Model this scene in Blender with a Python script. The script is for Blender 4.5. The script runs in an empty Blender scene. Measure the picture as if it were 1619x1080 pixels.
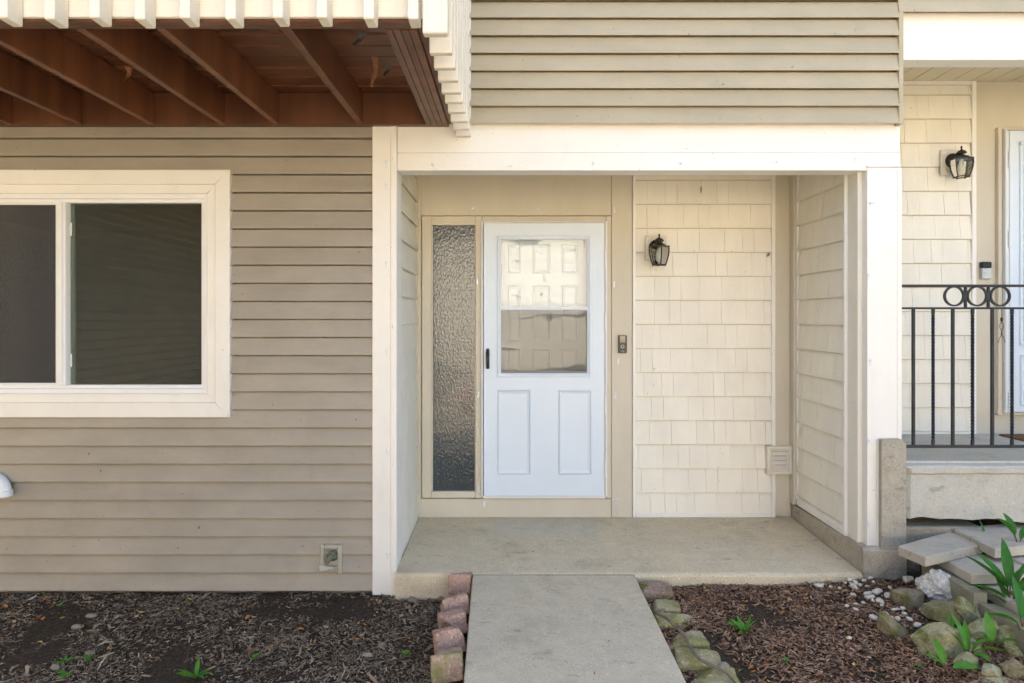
import bpy, bmesh, math, random
import numpy as np
from mathutils import Vector, Matrix, noise as mnoise

R = random.Random(7)
scene = bpy.context.scene
COL = scene.collection

# ------------------------------------------------------------------ camera
F = 1050.0                      # focal length in pixels of the 1619 px wide photograph
CAMY, CAMZ = -4.07, 1.68
CX, HY = 809.5, 505.0           # principal column, horizon row
cam_d = bpy.data.cameras.new('camera')
cam = bpy.data.objects.new('camera', cam_d)
COL.objects.link(cam)
cam.location = (0, CAMY, CAMZ)
cam.rotation_euler = (math.radians(90), 0, 0)
cam_d.sensor_width = 36
cam_d.lens = F / 1619 * 36
cam_d.shift_y = -(540 - HY) / 1619
cam_d.clip_start = 0.05
cam_d.clip_end = 500
scene.camera = cam

# ------------------------------------------------------------------ light
SUN_EL, SUN_AZ = math.radians(47), math.radians(-24)     # the sun stands behind the house
w = bpy.data.worlds.new('World'); scene.world = w; w.use_nodes = True
wn = w.node_tree
bg = wn.nodes['Background']
sky = wn.nodes.new('ShaderNodeTexSky')
sky.sky_type = 'NISHITA'; sky.sun_disc = False
sky.sun_elevation = SUN_EL; sky.sun_rotation = SUN_AZ
sky.air_density = 1.0; sky.dust_density = 5.0; sky.ozone_density = 0.1
wn.links.new(sky.outputs[0], bg.inputs[0])
bg.inputs[1].default_value = 0.13
sun_d = bpy.data.lights.new('sun', 'SUN')
sun = bpy.data.objects.new('sun', sun_d); COL.objects.link(sun)
sd = Vector((math.sin(SUN_AZ) * math.cos(SUN_EL), math.cos(SUN_AZ) * math.cos(SUN_EL), math.sin(SUN_EL)))
sun.rotation_euler = (-sd).to_track_quat('-Z', 'Y').to_euler()
sun.location = sd * 60
sun_d.energy = 5.0; sun_d.angle = math.radians(0.53); sun_d.color = (1.0, 0.86, 0.67)
vs = scene.view_settings
vs.view_transform = 'Standard'; vs.look = 'None'; vs.gamma = 1; vs.exposure = 2.35
scene.render.engine = 'CYCLES'
scene.cycles.max_bounces = 7; scene.cycles.diffuse_bounces = 4
scene.cycles.transparent_max_bounces = 12
scene.cycles.use_denoising = True
scene.cycles.use_adaptive_sampling = True; scene.cycles.adaptive_threshold = 0.02

# ------------------------------------------------------------------ helpers
def P(px, py, y=0.0):
    Z = y - CAMY
    return Vector(((px - CX) * Z / F, y, CAMZ - (py - HY) * Z / F))
def X(px, y=0.0): return (px - CX) * (y - CAMY) / F
def ZZ(py, y=0.0): return CAMZ - (py - HY) * (y - CAMY) / F
def G(px, py, z):
    Z = F * (CAMZ - z) / (py - HY)
    return Vector(((px - CX) * Z / F, Z + CAMY, z))

WO = {}
def empty(name, base=(0, 0, 0), parent=None):
    o = bpy.data.objects.new(name, None); COL.objects.link(o)
    o.empty_display_size = 0.1
    b = Vector(base)
    o.location = b - (WO[parent.name] if parent else Vector())
    o.parent = parent
    WO[o.name] = b
    return o
def tag(o, label=None, cat=None, group=None, kind=None):
    if label: o['label'] = label
    if cat: o['category'] = cat
    if group: o['group'] = group
    if kind: o['kind'] = kind
    return o
def link(name, me, mat, parent=None, origin=None, smooth=False):
    """mesh given in world coordinates -> one object"""
    if origin is None:
        n = len(me.vertices)
        if n and parent is not None:
            co = np.empty(n * 3); me.vertices.foreach_get('co', co); co = co.reshape(-1, 3)
            origin = Vector(((co[:, 0].min() + co[:, 0].max()) / 2, (co[:, 1].min() + co[:, 1].max()) / 2, co[:, 2].min()))
        else:
            origin = Vector()
    origin = Vector(origin)
    me.transform(Matrix.Translation(-origin))
    if mat:
        for m in (mat if isinstance(mat, (list, tuple)) else [mat]): me.materials.append(m)
    if smooth:
        for p in me.polygons: p.use_smooth = True
    o = bpy.data.objects.new(name, me); COL.objects.link(o)
    o.parent = parent
    o.location = origin - (WO[parent.name] if parent else Vector())
    WO[o.name] = origin
    return o

class MB:
    def __init__(s): s.v = []; s.f = []; s.mi = []; s.cur = 0
    def add(s, v, f):
        b = len(s.v); s.v += [tuple(p) for p in v]
        for q in f: s.f.append(tuple(b + i for i in q)); s.mi.append(s.cur)
        return s
    def box(s, x0, x1, y0, y1, z0, z1):
        if x0 > x1: x0, x1 = x1, x0
        if y0 > y1: y0, y1 = y1, y0
        if z0 > z1: z0, z1 = z1, z0
        return s.add([(x0, y0, z0), (x1, y0, z0), (x1, y1, z0), (x0, y1, z0), (x0, y0, z1), (x1, y0, z1), (x1, y1, z1), (x0, y1, z1)],
                     [(0, 3, 2, 1), (4, 5, 6, 7), (0, 1, 5, 4), (1, 2, 6, 5), (2, 3, 7, 6), (3, 0, 4, 7)])
    def bbox(s, x0, x1, y0, y1, z0, z1, b=0.003):
        """box with chamfered edges"""
        if x0 > x1: x0, x1 = x1, x0
        if y0 > y1: y0, y1 = y1, y0
        if z0 > z1: z0, z1 = z1, z0
        b = min(b, (x1 - x0) * .45, (y1 - y0) * .45, (z1 - z0) * .45)
        bm = bmesh.new()
        bmesh.ops.create_cube(bm, size=1)
        for v in bm.verts:
            v.co = Vector((x0 if v.co.x < 0 else x1, y0 if v.co.y < 0 else y1, z0 if v.co.z < 0 else z1))
        bmesh.ops.bevel(bm, geom=list(bm.edges), offset=b, segments=1, affect='EDGES', profile=.5)
        bm.verts.index_update()
        s.add([v.co[:] for v in bm.verts], [[v.index for v in f.verts] for f in bm.faces])
        bm.free(); return s
    def prism(s, prof, x0, x1, axis='x'):
        """closed profile of (y,z) pairs extruded along x (axis x) or of (x,z) along y"""
        n = len(prof)
        if axis == 'x':
            v = [(x0, a, b) for a, b in prof] + [(x1, a, b) for a, b in prof]
        elif axis == 'y':
            v = [(a, x0, b) for a, b in prof] + [(a, x1, b) for a, b in prof]
        else:
            v = [(a, b, x0) for a, b in prof] + [(a, b, x1) for a, b in prof]
        f = [tuple(range(n))[::-1], tuple(range(n, 2 * n))] + [(i, (i + 1) % n, n + (i + 1) % n, n + i) for i in range(n)]
        return s.add(v, f)
    def tube(s, pts, rad, n=10, cap=True):
        pts = [Vector(p) for p in pts]; rings = []
        if not isinstance(rad, (list, tuple)): rad = [rad] * len(pts)
        for i, p in enumerate(pts):
            t = (pts[min(i + 1, len(pts) - 1)] - pts[max(i - 1, 0)]).normalized()
            a = t.orthogonal().normalized() if i == 0 else (pa - t * pa.dot(t)).normalized()
            pa = a
            b = t.cross(a)
            rings.append([p + (a * math.cos(k * 2 * math.pi / n) + b * math.sin(k * 2 * math.pi / n)) * rad[i] for k in range(n)])
        v = [q for r in rings for q in r]
        f = [(i * n + k, i * n + (k + 1) % n, (i + 1) * n + (k + 1) % n, (i + 1) * n + k) for i in range(len(pts) - 1) for k in range(n)]
        if cap: f += [tuple(range(n))[::-1], tuple((len(pts) - 1) * n + k for k in range(n))]
        return s.add(v, f)
    def lathe(s, prof, c, n=24, axis='z'):
        """prof: (radius, height) list about c"""
        c = Vector(c); v = []
        for r, h in prof:
            for k in range(n):
                a = 2 * math.pi * k / n
                if axis == 'z': v.append(c + Vector((r * math.cos(a), r * math.sin(a), h)))
                else: v.append(c + Vector((r * math.cos(a), h, r * math.sin(a))))
        f = [(i * n + k, i * n + (k + 1) % n, (i + 1) * n + (k + 1) % n, (i + 1) * n + k) for i in range(len(prof) - 1) for k in range(n)]
        f += [tuple(range(n))[::-1], tuple((len(prof) - 1) * n + k for k in range(n))]
        return s.add(v, f)
    def mesh(s, name='m'):
        me = bpy.data.meshes.new(name); me.from_pydata(s.v, [], s.f); me.validate()
        bm = bmesh.new(); bm.from_mesh(me); bmesh.ops.recalc_face_normals(bm, faces=bm.faces); bm.to_mesh(me); bm.free()
        return me
    def build(s, name, mat, parent=None, origin=None, smooth=False):
        return link(name, s.mesh(name), mat, parent, origin, smooth)

# ------------------------------------------------------------------ materials
def nt(name):
    m = bpy.data.materials.new(name); m.use_nodes = True
    t = m.node_tree; b = t.nodes['Principled BSDF']
    return m, t, b
def node(t, typ, **k):
    n = t.nodes.new(typ)
    for a, v in k.items(): setattr(n, a, v)
    return n
def noise_fac(t, scale, detail=4, rough=.55, stretch=(1, 1, 1), coord=None):
    g = node(t, 'ShaderNodeNewGeometry')
    mp = node(t, 'ShaderNodeMapping'); mp.inputs['Scale'].default_value = stretch
    t.links.new(coord or g.outputs['Position'], mp.inputs[0])
    n = node(t, 'ShaderNodeTexNoise'); n.inputs['Scale'].default_value = scale
    n.inputs['Detail'].default_value = detail; n.inputs['Roughness'].default_value = rough
    t.links.new(mp.outputs[0], n.inputs['Vector'])
    return n.outputs['Fac']
def maprange(t, fac, a, b, c, d):
    m = node(t, 'ShaderNodeMapRange'); t.links.new(fac, m.inputs[0])
    for i, v in zip((1, 2, 3, 4), (a, b, c, d)): m.inputs[i].default_value = v
    return m.outputs[0]
def mix(t, fac, a, b, mode='MIX'):
    m = node(t, 'ShaderNodeMix', data_type='RGBA', blend_type=mode)
    for sock, v in ((m.inputs['Factor'], fac), (m.inputs['A'], a), (m.inputs['B'], b)):
        if hasattr(v, 'links') or hasattr(v, 'is_output'): t.links.new(v, sock)
        elif isinstance(v, (int, float)): sock.default_value = v
        else: sock.default_value = (*v, 1) if len(v) == 3 else v
    return m.outputs['Result']
def math_(t, op, a, b=None):
    m = node(t, 'ShaderNodeMath', operation=op)
    for i, v in enumerate((a, b)):
        if v is None: continue
        if isinstance(v, (int, float)): m.inputs[i].default_value = v
        else: t.links.new(v, m.inputs[i])
    return m.outputs[0]
def bump(t, b, fac, strength, dist, prev=None):
    n = node(t, 'ShaderNodeBump'); n.inputs['Strength'].default_value = strength; n.inputs['Distance'].default_value = dist
    t.links.new(fac, n.inputs['Height'])
    if prev is not None: t.links.new(prev, n.inputs['Normal'])
    t.links.new(n.outputs[0], b.inputs['Normal'])
    return n.outputs[0]
def mat(name, col, rough=.6, var=.08, vs_=3, bmp=.0, bs=80, stretch=(1, 1, 1), bstretch=(1, 1, 1), rand=0.0, spec=.4, speck=0.0, speck_col=(.05, .04, .03), dirt=0.0, dirt_col=(.10, .08, .05), metal=0.0, bdist=.002, spots=0.0):
    m, t, b = nt(name)
    f = noise_fac(t, vs_, 5, .6, stretch)
    lo, hi = [c * (1 - var) for c in col], [min(1, c * (1 + var)) for c in col]
    c = mix(t, maprange(t, f, .3, .7, 0, 1), lo, hi)
    if rand:
        oi = node(t, 'ShaderNodeObjectInfo')
        v = node(t, 'ShaderNodeVectorMath', operation='SCALE')
        t.links.new(c, v.inputs[0]); t.links.new(maprange(t, oi.outputs['Random'], 0, 1, 1 - rand, 1 + rand), v.inputs['Scale'])
        c = v.outputs[0]
    if dirt:
        d = noise_fac(t, 7, 6, .7, (1, 1, .35))
        c = mix(t, maprange(t, d, .55, .8, 0, dirt), c, dirt_col)
    if speck:
        s = noise_fac(t, 140, 2, .5)
        c = mix(t, maprange(t, s, .70, .76, 0, speck), c, speck_col)
    if spots:
        s = noise_fac(t, 38, 1, .4)
        c = mix(t, maprange(t, s, .785, .80, 0, spots), c, (.09, .07, .05))
    t.links.new(c, b.inputs['Base Color'])
    b.inputs['Roughness'].default_value = rough
    b.inputs['Specular IOR Level'].default_value = spec
    b.inputs['Metallic'].default_value = metal
    if bmp:
        bump(t, b, noise_fac(t, bs, 4, .6, bstretch), bmp, bdist)
    return m

M = {}
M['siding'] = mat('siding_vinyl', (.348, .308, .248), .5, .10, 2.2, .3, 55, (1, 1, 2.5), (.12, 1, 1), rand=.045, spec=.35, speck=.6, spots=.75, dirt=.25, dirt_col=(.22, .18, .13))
M['siding_upper'] = mat('upper_tan_siding', (.435, .378, .262), .5, .08, 2.2, .3, 55, (1, 1, 2.5), (.12, 1, 1), rand=.04, spec=.35, speck=.5, spots=.6, dirt=.2, dirt_col=(.28, .23, .16))  # upper boards get a paler, yellower tan than the lower siding
M['trim'] = mat('cream_trim', (.81, .785, .725), .42, .03, 2.5, .06, 40, speck=.5, spots=.5, dirt=.16, dirt_col=(.5, .44, .34))
M['shingle'] = mat('shingle_cream', (.80, .762, .66), .6, .05, 5, .4, 60, (1, 1, .4), (1, 1, .10), rand=.02, speck=.3, spots=.4, dirt=.10, dirt_col=(.5, .43, .32))
M['board'] = mat('beige_board', (.605, .555, .445), .6, .05, 4, .5, 45, (1, 1, .3), (1, 1, .09), speck=.3, dirt=.15, dirt_col=(.4, .33, .22))
M['brown'] = mat('brown_deck_paint', (.140, .054, .024), .42, .35, 5, .35, 40, (1, 1.6, .12), (1, .12, 1), rand=.25, dirt=.35, dirt_col=(.055, .022, .010))
M['rail_paint'] = mat('cream_wood_paint', (.78, .73, .62), .5, .05, 6, .4, 50, (1, 1, .3), (1, 1, .12), rand=.03, speck=.45, dirt=.15, dirt_col=(.45, .37, .25))
M['window_vinyl'] = mat('white_vinyl', (.80, .80, .79), .3, .03, 5, 0, speck=.5, dirt=.12, dirt_col=(.5, .45, .36))
M['door'] = mat('white_door_paint', (.675, .755, .835), .32, .02, 3, .05, 30, speck=.15)
M['alu'] = mat('white_aluminium', (.72, .72, .70), .35, .03, 6, 0, dirt=.15, dirt_col=(.4, .36, .3))
M['black_metal'] = mat('black_metal', (.012, .013, .016), .28, .2, 20, .2, 120, spec=.5)
M['iron'] = mat('black_iron', (.020, .022, .026), .38, .4, 12, .3, 90, dirt=.5, dirt_col=(.07, .045, .025))
M['bronze'] = mat('bronze_metal', (.050, .040, .028), .45, .4, 30, .3, 150, metal=.35)
M['plastic_cream'] = mat('cream_plastic', (.70, .65, .56), .45, .04, 8, 0, dirt=.2, dirt_col=(.4, .33, .22), speck=.3)
M['pvc'] = mat('white_pvc', (.82, .84, .84), .3, .02, 6, 0, speck=.6)
M['grey_cover'] = mat('grey_tan_plastic', (.42, .39, .31), .5, .12, 12, .1, 60, dirt=.4, dirt_col=(.2, .18, .11))
M['brass'] = mat('weathered_brass', (.16, .17, .12), .6, .5, 40, .6, 80, dirt=.5, dirt_col=(.25, .2, .1))
M['dark_plastic'] = mat('black_plastic', (.014, .014, .015), .3, .1, 20)
M['silver'] = mat('satin_silver', (.50, .50, .49), .35, .05, 20, metal=.6)
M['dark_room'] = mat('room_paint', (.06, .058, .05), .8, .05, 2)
M['soffit'] = mat('soffit_vinyl', (.66, .60, .46), .55, .03, 3)
M['roof'] = mat('roof_shingle', (.10, .09, .08), .9, .3, 12, .4, 40)
M['rust'] = mat('torn_rust_strip', (.10, .035, .012), .7, .6, 40)
M['black_strip'] = mat('black_felt', (.010, .010, .012), .5, .3, 40)

def concrete(name, col, warm, mats=False, moss=0.0, agg=.5):
    m, t, b = nt(name)
    f1 = noise_fac(t, 1.6, 6, .62); f2 = noise_fac(t, 9, 6, .65); f3 = noise_fac(t, 105, 2, .5); f4 = noise_fac(t, 4, 7, .7)
    c = mix(t, maprange(t, f1, .35, .65, 0, 1), col, warm)
    c = mix(t, maprange(t, f2, .3, .7, .0, .55), c, [x * .72 for x in col])
    c = mix(t, maprange(t, f3, .58, .72, 0, agg), c, [x * .45 for x in col])
    f3b = noise_fac(t, 85, 2, .5, (1.1, .9, 1))
    c = mix(t, maprange(t, f3b, .64, .74, 0, agg), c, [min(1, x * 1.5) for x in col])
    c = mix(t, maprange(t, f4, .54, .70, 0, .5), c, [x * .52 for x in warm])
    f7 = noise_fac(t, 55, 3, .6)
    c = mix(t, maprange(t, f7, .62, .72, 0, agg), c, [x * .5 for x in col])
    f5 = noise_fac(t, 13, 3, .5, (.6, 1.4, 1))
    c = mix(t, maprange(t, f5, .64, .73, 0, .55), c, [x * .42 for x in col])
    if mats:     # a paler rectangle where a doormat used to lie
        g = node(t, 'ShaderNodeNewGeometry'); s = node(t, 'ShaderNodeSeparateXYZ'); t.links.new(g.outputs['Position'], s.inputs[0])
        wob = maprange(t, noise_fac(t, 20, 2), 0, 1, -.008, .008)
        def band(o, a, bb):
            o = math_(t, 'ADD', o, wob)
            return math_(t, 'MULTIPLY', maprange(t, o, a - .006, a + .006, 0, 1), maprange(t, o, bb - .006, bb + .006, 1, 0))
        k = math_(t, 'MULTIPLY', band(s.outputs[0], -.14, .62), band(s.outputs[1], .52, .925))
        c = mix(t, math_(t, 'MULTIPLY', k, .30), c, (.50, .49, .44))
    if moss:
        f6 = noise_fac(t, 6, 6, .7)
        c = mix(t, maprange(t, f6, .45, .62, 0, moss), c, (.13, .14, .045))
    t.links.new(c, b.inputs['Base Color']); b.inputs['Roughness'].default_value = .88
    b.inputs['Specular IOR Level'].default_value = .25
    n = bump(t, b, f3, .35, .002)
    bump(t, b, f2, .25, .006, n)
    return m
M['slab'] = concrete('porch_concrete', (.66, .565, .40), (.70, .585, .39), mats=True, agg=.7)
M['walk'] = concrete('walk_concrete', (.61, .53, .395), (.64, .55, .385), agg=.6)
M['found'] = concrete('foundation_concrete', (.43, .39, .31), (.46, .405, .31), agg=.8)
M['step'] = concrete('step_concrete', (.56, .545, .48), (.52, .48, .39), agg=.5)
M['paver'] = concrete('paver_concrete', (.50, .445, .355), (.53, .465, .36), agg=.45)
M['edging'] = concrete('edging_concrete', (.34, .31, .225), (.28, .26, .16), moss=.4)
M['aggregate'] = concrete('rough_aggregate', (.33, .29, .21), (.40, .35, .26), agg=1.0)

def stone(name, a, b_, moss=0.0, sc=14, bs=.5, mosscol=(.12, .125, .02), rough=.9):
    m, t, b = nt(name)
    f = noise_fac(t, sc, 6, .7); f2 = noise_fac(t, 62, 4, .7); f3 = noise_fac(t, 9, 5, .7)
    c = mix(t, maprange(t, f, .33, .67, 0, 1), a, b_)
    c = mix(t, maprange(t, f2, .54, .66, 0, .75), c, [x * .35 for x in a])
    c = mix(t, maprange(t, noise_fac(t, 70, 2, .5, (1.2, 1, .9)), .60, .68, 0, .6), c, [min(1, x * 1.7) for x in b_])
    if moss: c = mix(t, maprange(t, f3, .58 - moss * .3, .72 - moss * .25, 0, .9), c, mosscol)
    t.links.new(c, b.inputs['Base Color']); b.inputs['Roughness'].default_value = rough; b.inputs['Specular IOR Level'].default_value = .2
    n = bump(t, b, f, .8 * bs, .02); bump(t, b, f2, .9 * bs, .008, n)
    return m
M['red_block'] = stone('tumbled_red_block', (.42, .245, .18), (.52, .36, .275), .0)
M['red_block_moss'] = stone('tumbled_block_mossy', (.40, .27, .19), (.50, .37, .27), .42, mosscol=(.24, .23, .08))
M['pink_block'] = stone('pink_block', (.30, .20, .15), (.36, .26, .19), .35)
M['moss_block'] = stone('mossy_block', (.34, .295, .16), (.43, .37, .23), .5, mosscol=(.23, .22, .06))
M['white_rock'] = stone('white_craggy_rock', (.95, .91, .83), (.62, .57, .48), 0, 34, 1.2)
M['pebble'] = stone('white_pebble', (.74, .67, .55), (.56, .49, .37), 0, 20, .4)
M['buff'] = stone('buff_stone', (.34, .30, .22), (.22, .19, .13), .1, 20, .5)
M['olive_rock'] = stone('olive_rock', (.31, .265, .145), (.18, .155, .085), .3, 14, .9)
M['pale_rock'] = stone('pale_olive_rock', (.46, .42, .25), (.32, .30, .16), .25, 12, .9)
M['grey_rock'] = stone('grey_rock', (.27, .245, .19), (.17, .155, .125), .1, 14, .9)
M['brown_rock'] = stone('brown_rock', (.33, .26, .165), (.18, .145, .09), .25, 12, .9)
M['lime_rock'] = stone('mossy_limestone', (.42, .39, .26), (.28, .27, .13), .35, 14)

def island_mat(name, cols, rough=.85, trans=0.0):
    m, t, b = nt(name)
    g = node(t, 'ShaderNodeNewGeometry')
    r = node(t, 'ShaderNodeValToRGB'); t.links.new(g.outputs['Random Per Island'], r.inputs[0])
    e = r.color_ramp.elements
    while len(e) < len(cols): e.new(.5)
    for i, c in enumerate(cols): e[i].position = i / (len(cols) - 1); e[i].color = (*c, 1)
    t.links.new(r.outputs[0], b.inputs['Base Color'])
    b.inputs['Roughness'].default_value = rough; b.inputs['Specular IOR Level'].default_value = .25
    return m
M['chips_grey'] = island_mat('weathered_mulch', [(.055, .037, .023), (.16, .113, .072), (.27, .20, .132), (.105, .073, .046), (.38, .295, .205), (.20, .145, .093), (.46, .375, .275)])
M['chips_red'] = island_mat('brown_mulch', [(.05, .028, .018), (.20, .105, .062), (.34, .195, .118), (.12, .062, .036), (.42, .275, .175), (.24, .132, .08), (.48, .33, .22)])
M['litter'] = island_mat('fallen_leaf_bits', [(.42, .14, .03), (.50, .24, .06), (.34, .10, .03), (.55, .36, .06), (.45, .30, .18)])
def soil_mat():
    m, t, b = nt('dark_soil')
    f = noise_fac(t, 5, 7, .7); f2 = noise_fac(t, 60, 5, .7); f3 = noise_fac(t, 2.3, 5, .6)
    c = mix(t, maprange(t, f2, .3, .7, 0, 1), (.026, .019, .013), (.10, .074, .052))
    c = mix(t, maprange(t, f3, .55, .68, 0, .45), c, (.035, .045, .010))
    t.links.new(c, b.inputs['Base Color']); b.inputs['Roughness'].default_value = .95; b.inputs['Specular IOR Level'].default_value = .1
    n = bump(t, b, f2, .8, .012); bump(t, b, f, .5, .03, n)
    return m
M['soil'] = soil_mat()
M['leaf'] = island_mat('green_leaf', [(.09, .27, .03), (.13, .36, .04), (.06, .20, .025)], .4)
M['leaf_dark'] = island_mat('deep_green_leaf', [(.03, .14, .025), (.055, .21, .03), (.04, .17, .025)], .35)
for k in ('leaf', 'leaf_dark'):
    t = M[k].node_tree; b = t.nodes['Principled BSDF']
    lk = b.inputs['Base Color'].links[0].from_socket
    c = mix(t, maprange(t, noise_fac(t, 28, 4, .6), .35, .7, 0, .6), lk, (.02, .09, .012))
    c = mix(t, maprange(t, noise_fac(t, 45, 3, .6), .66, .74, 0, .8), c, (.22, .15, .05))
    t.links.new(c, b.inputs['Base Color'])
    tr = node(t, 'ShaderNodeBsdfTranslucent'); tr.inputs[0].default_value = (.10, .30, .03, 1)
    mx = node(t, 'ShaderNodeMixShader'); mx.inputs[0].default_value = .3
    t.links.new(b.outputs[0], mx.inputs[1]); t.links.new(tr.outputs[0], mx.inputs[2]); t.links.new(mx.outputs[0], t.nodes['Material Output'].inputs[0])
M['stem'] = mat('brown_stem', (.12, .06, .03), .6, .2, 30)
M['stick'] = mat('dry_stick', (.17, .135, .10), .85, .35, 25, .6, 90)
M['dead_leaf'] = mat('dry_brown_leaf', (.26, .13, .07), .8, .25, 30, .3, 60)

def glass(name, tint=(1, 1, 1), refl=1.0, wav=0.0, wsc=3, rough=0.0):
    m, t, b = nt(name); t.nodes.remove(b)
    tr = node(t, 'ShaderNodeBsdfTransparent'); tr.inputs[0].default_value = (*tint, 1)
    gl = node(t, 'ShaderNodeBsdfGlossy'); gl.inputs['Roughness'].default_value = rough
    fr = node(t, 'ShaderNodeFresnel'); fr.inputs[0].default_value = 1.52
    if wav:
        n = node(t, 'ShaderNodeBump'); n.inputs['Strength'].default_value = 1; n.inputs['Distance'].default_value = wav
        t.links.new(noise_fac(t, wsc, 1, .4), n.inputs['Height'])
        t.links.new(n.outputs[0], gl.inputs['Normal'])
    mx = node(t, 'ShaderNodeMixShader')
    t.links.new(math_(t, 'MINIMUM', math_(t, 'MULTIPLY', fr.outputs[0], refl), 1.0), mx.inputs[0])
    t.links.new(tr.outputs[0], mx.inputs[1]); t.links.new(gl.outputs[0], mx.inputs[2])
    t.links.new(mx.outputs[0], t.nodes['Material Output'].inputs[0])
    return m
M['glass'] = glass('window_glass', (.60, .68, .60), 3.0, .0006, 3)
M['door_glass_low'] = glass('lower_door_glass', (.9, .92, .92), 3.2, .004, 3.2)
M['door_glass'] = glass('storm_door_glass', (.93, .95, .95), 1.3, .004, 3.2)
M['lamp_glass'] = glass('lantern_glass', (.80, .82, .74), 2.0, .002, 40, .08)
def screen_mat(op):
    m, t, b = nt('insect_screen'); b.inputs['Base Color'].default_value = (.055, .055, .058, 1); b.inputs['Roughness'].default_value = .7
    tr = node(t, 'ShaderNodeBsdfTransparent'); mx = node(t, 'ShaderNodeMixShader'); mx.inputs[0].default_value = op
    t.links.new(tr.outputs[0], mx.inputs[1]); t.links.new(b.outputs[0], mx.inputs[2]); t.links.new(mx.outputs[0], t.nodes['Material Output'].inputs[0])
    return m
M['screen'] = screen_mat(.62)
M['door_screen'] = screen_mat(.27)
def obscure():
    m, t, b = nt('pebbled_privacy_glass')
    b.inputs['Base Color'].default_value = (.055, .068, .072, 1); b.inputs['Roughness'].default_value = .06
    b.inputs['Specular IOR Level'].default_value = .6
    g = node(t, 'ShaderNodeNewGeometry'); mp = node(t, 'ShaderNodeMapping'); mp.inputs['Scale'].default_value = (1, 1, .6)
    t.links.new(g.outputs['Position'], mp.inputs[0])
    nz = node(t, 'ShaderNodeTexNoise'); nz.inputs['Scale'].default_value = 30
    t.links.new(mp.outputs[0], nz.inputs['Vector'])
    ad = node(t, 'ShaderNodeVectorMath', operation='MULTIPLY_ADD'); t.links.new(nz.outputs['Color'], ad.inputs[0]); ad.inputs[1].default_value = (.03, .03, .03); t.links.new(mp.outputs[0], ad.inputs[2])
    v = node(t, 'ShaderNodeTexVoronoi', feature='SMOOTH_F1'); v.inputs['Scale'].default_value = 78; v.inputs['Smoothness'].default_value = .35
    t.links.new(ad.outputs[0], v.inputs['Vector'])
    bump(t, b, v.outputs['Distance'], .42, .003)
    b.inputs['Coat Weight'].default_value = .35; b.inputs['Coat Roughness'].default_value = .01
    return m
M['obscure'] = obscure()
M['clip'] = mat('clear_plastic_hook', (.78, .82, .86), .15, .05, 60, spec=.8)

# ------------------------------------------------------------------ dimensions
YB = 0.95                       # back wall of the porch
XL, XR = -0.72, 2.13            # porch side walls
BW = 0.1105                     # exposed siding height

def siding_board(wall, x0, x1, z0, yf, h=BW, m='siding', top=None):
    """one clapboard: proud lower edge, tapering to the wall at the top"""
    sl = .006 if yf == 0 else .0042
    zt = z0 + h - sl if top is None else top
    k = min(1, (zt - z0) / (h - sl))
    prof = [(yf, z0 + .018), (yf - .0190, z0 + .013), (yf - .0210, z0 + .001), (yf - .0235, z0), (yf - .0245, z0 + .004), (yf - .0235, z0 + .010), (yf - .0235 * (1 - k) - .0015, zt), (yf, zt)]
    mb = MB(); n = max(1, int((x1 - x0) / .45))
    np_ = len(prof); vs_, fs = [], []
    off = R.uniform(0, 50)
    for i in range(n + 1):
        x = x0 + (x1 - x0) * i / n
        for (a, b) in prof:
            wv = mnoise.noise(Vector((x * 1.1 + off, z0 * 3, 0))) * .0016
            vs_.append((x, a - (.0012 + wv if a < yf else 0), b + wv * .6))
    for i in range(n):
        for j in range(np_):
            fs.append((i * np_ + j, i * np_ + (j + 1) % np_, (i + 1) * np_ + (j + 1) % np_, (i + 1) * np_ + j))
    fs += [tuple(range(np_))[::-1], tuple(n * np_ + j for j in range(np_))]
    mb.add(vs_, fs)
    return mb.build('siding_board', M[m], wall)

# ------------------------------------------------------------------ ground
def ground_h(x, y):
    k = min(1, max(0, (-1.7 - y) / 6)); k = k * k * (3 - 2 * k)
    return -.03 - .36 * k
gx = sorted(set([-120, -60, -30, -15] + [i * .6 for i in range(-16, 20)] + [15, 30, 60, 120]))
gy = sorted(set([-120, -60, -35] + [-22 + i * .8 for i in range(30)] + [3, 6, 12, 30, 60, 120]))
gm = MB()
gm.add([(x, y, ground_h(x, y)) for y in gy for x in gx], [(j * len(gx) + i, j * len(gx) + i + 1, (j + 1) * len(gx) + i + 1, (j + 1) * len(gx) + i) for j in range(len(gy) - 1) for i in range(len(gx) - 1)])
tag(gm.build('ground', mat('ground_grass', (.05, .065, .025), .95, .5, 6, .6, 30)), 'flat ground around the houses', kind='structure')
# paved court between the two rows of houses
dm = MB(); dy = [-2.4 - i * .8 for i in range(22)]; dxs = [-4.5 + i * 1.0 for i in range(15)]
dm.add([(x, y, ground_h(x, y) + .012) for y in dy for x in dxs], [(j * 15 + i, j * 15 + i + 1, (j + 1) * 15 + i + 1, (j + 1) * 15 + i) for j in range(21) for i in range(14)])
tag(dm.build('driveway', concrete('driveway_concrete', (.52, .46, .37), (.54, .47, .36))), 'pale concrete drive in front of the houses', kind='structure')

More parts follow.
